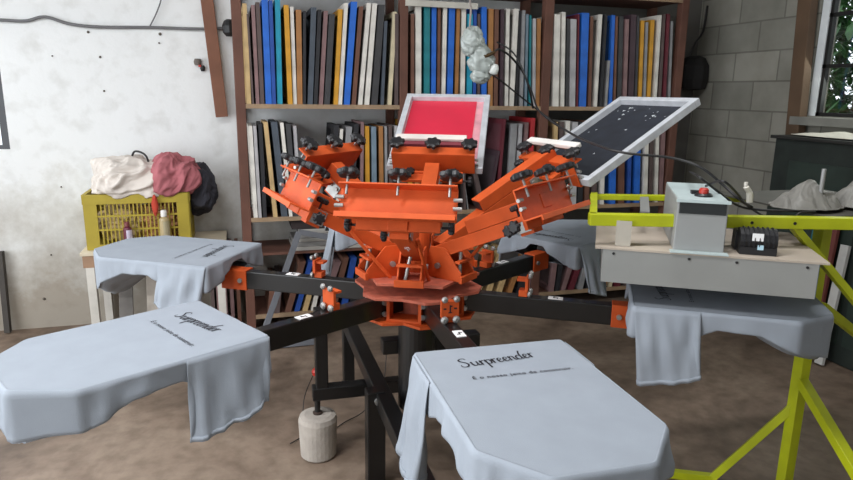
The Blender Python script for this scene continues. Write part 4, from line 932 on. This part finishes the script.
# grey plastic bag with a metal rod on the dryer stand
def zb(a, b): return on(a, b, 2, FZ+.02)
gb = on(815, 203, 2, FZ+.04); gb2 = on(845, 202, 2, FZ+.04)
tray = MB(); tq = [on(785, 211, 2, FZ+.021), on(875, 214, 2, FZ+.021)]
MB().box(((1.19+1.55)/2, -.42, FZ+.014), (.50, .50, .006), Matrix.Identity(4)).build('tray', mat('dark_tray', (70, 68, 62), .7), st)
GB = mat('grey_plastic_bag', (122, 120, 114), .55, var=.15, scale=14)
drape('plastic_bag', gb+Vector((-.02, .02, -.015)), .12, .09, .075, 31, GB, hang=.0, amp=.015, fq=1.6, label='crumpled grey plastic bag on the stand, left of the metal rod', cat='bag')
drape('plastic_bag', gb2+Vector((.05, .0, -.015)), .085, .08, .085, 33, GB, hang=.0, amp=.015, fq=1.6, label='crumpled grey plastic bag at the right edge, behind the metal rod', cat='bag')
rd = on(818, 211, 2, FZ+.018); rt = rd+Vector((0, 0, .135))
tag(MB().cyl(rd, Vector((rd.x, rd.y, rt.z)), .007, n=12).build('metal_rod', STEEL, loc=rd), 'upright grey metal rod standing on the yellow green stand', 'rod')
# leaning coloured panels against the dark recess box
for (a, b, w, c, nm) in ((826, 255, .10, (34, 104, 112), 'teal'), (838, 262, .06, (112, 60, 54), 'dull red'), (847, 290, .05, (196, 196, 192), 'white')):
    p = on(a, b, 0, 2.5); q0 = Vector((2.53, p.y+.12, .012)); q1 = Vector((2.61, p.y+.14, .98 if nm != 'white' else .7))
    tag(MB().beam(q0, q1, .02, w, up=(0, 1, 0)).build('painted_board', mat('panel_'+nm[:4], c, .6, var=.15), loc=q0), nm+' board leaning against the dark recess box behind the dryer stand', 'board')

# ---------------------------------------------------------------- light
wd = bpy.data.worlds.new('sky'); bpy.context.scene.world = wd; wd.use_nodes = True
bgn = wd.node_tree.nodes['Background']; bgn.inputs['Color'].default_value = (.86, .93, 1, 1); bgn.inputs['Strength'].default_value = 1.5
def area(name, loc, target, sx, sy, e, col=(1, 1, 1)):
    l = bpy.data.lights.new(name, 'AREA'); l.shape = 'RECTANGLE'; l.size = sx; l.size_y = sy; l.energy = e; l.color = col
    o = bpy.data.objects.new(name, l); C.objects.link(o); o.location = loc
    o.rotation_euler = (Vector(target)-Vector(loc)).to_track_quat('-Z', 'Y').to_euler(); return o
area('assumed_doorway_light', (XL+.05, -1.1, 1.6), (0, -1.1, .9), 4.2, 2.1, 88, (.95, .975, 1))  # area light added in the assumed, unseen doorway to light the room from the left
area('left_window_daylight', (-2.45, YB-.05, 1.75), (-2.2, 0, .9), 1.0, 1.1, 14, (.92, .96, 1))
area('right_window_daylight', (XR-.05, .5, 1.85), (1.5, .3, 1.0), 1.2, .9, 6, (.92, 1, .92))
# unseen fluorescent battens added on the ceiling to light the press from above
def lamp(x, y, e):
    t = empty('added_ceiling_lamp', (x, y, ZC), 0, 'unseen white fluorescent batten added on the ceiling to light the press', 'lamp', 'added ceiling battens')
    MB().box((x, y, ZC-.03), (1.25, .09, .05)).build('housing', WHITEM, t); 
    em = bpy.data.materials.get('tube_glow') or bpy.data.materials.new('tube_glow'); em.use_nodes = True; pb_ = em.node_tree.nodes['Principled BSDF']; pb_.inputs['Emission Color'].default_value = (.95, .98, 1, 1); pb_.inputs['Emission Strength'].default_value = 4
    MB().cyl((x-.6, y, ZC-.075), (x+.6, y, ZC-.075), .014).build('tube', em, t)
    area('added_lamp_light', (x, y, ZC-.11), (x, y, 0), 1.2, .1, e, (.97, .98, 1))
lamp(-1.5, -.9, 50); lamp(.5, -.6, 20)
S = bpy.context.scene
S.view_settings.view_transform = 'Standard'; S.view_settings.look = 'None'; S.view_settings.gamma = 1; S.view_settings.exposure = 0.35; S.view_settings.use_curve_mapping = False
S.cycles.use_denoising = True
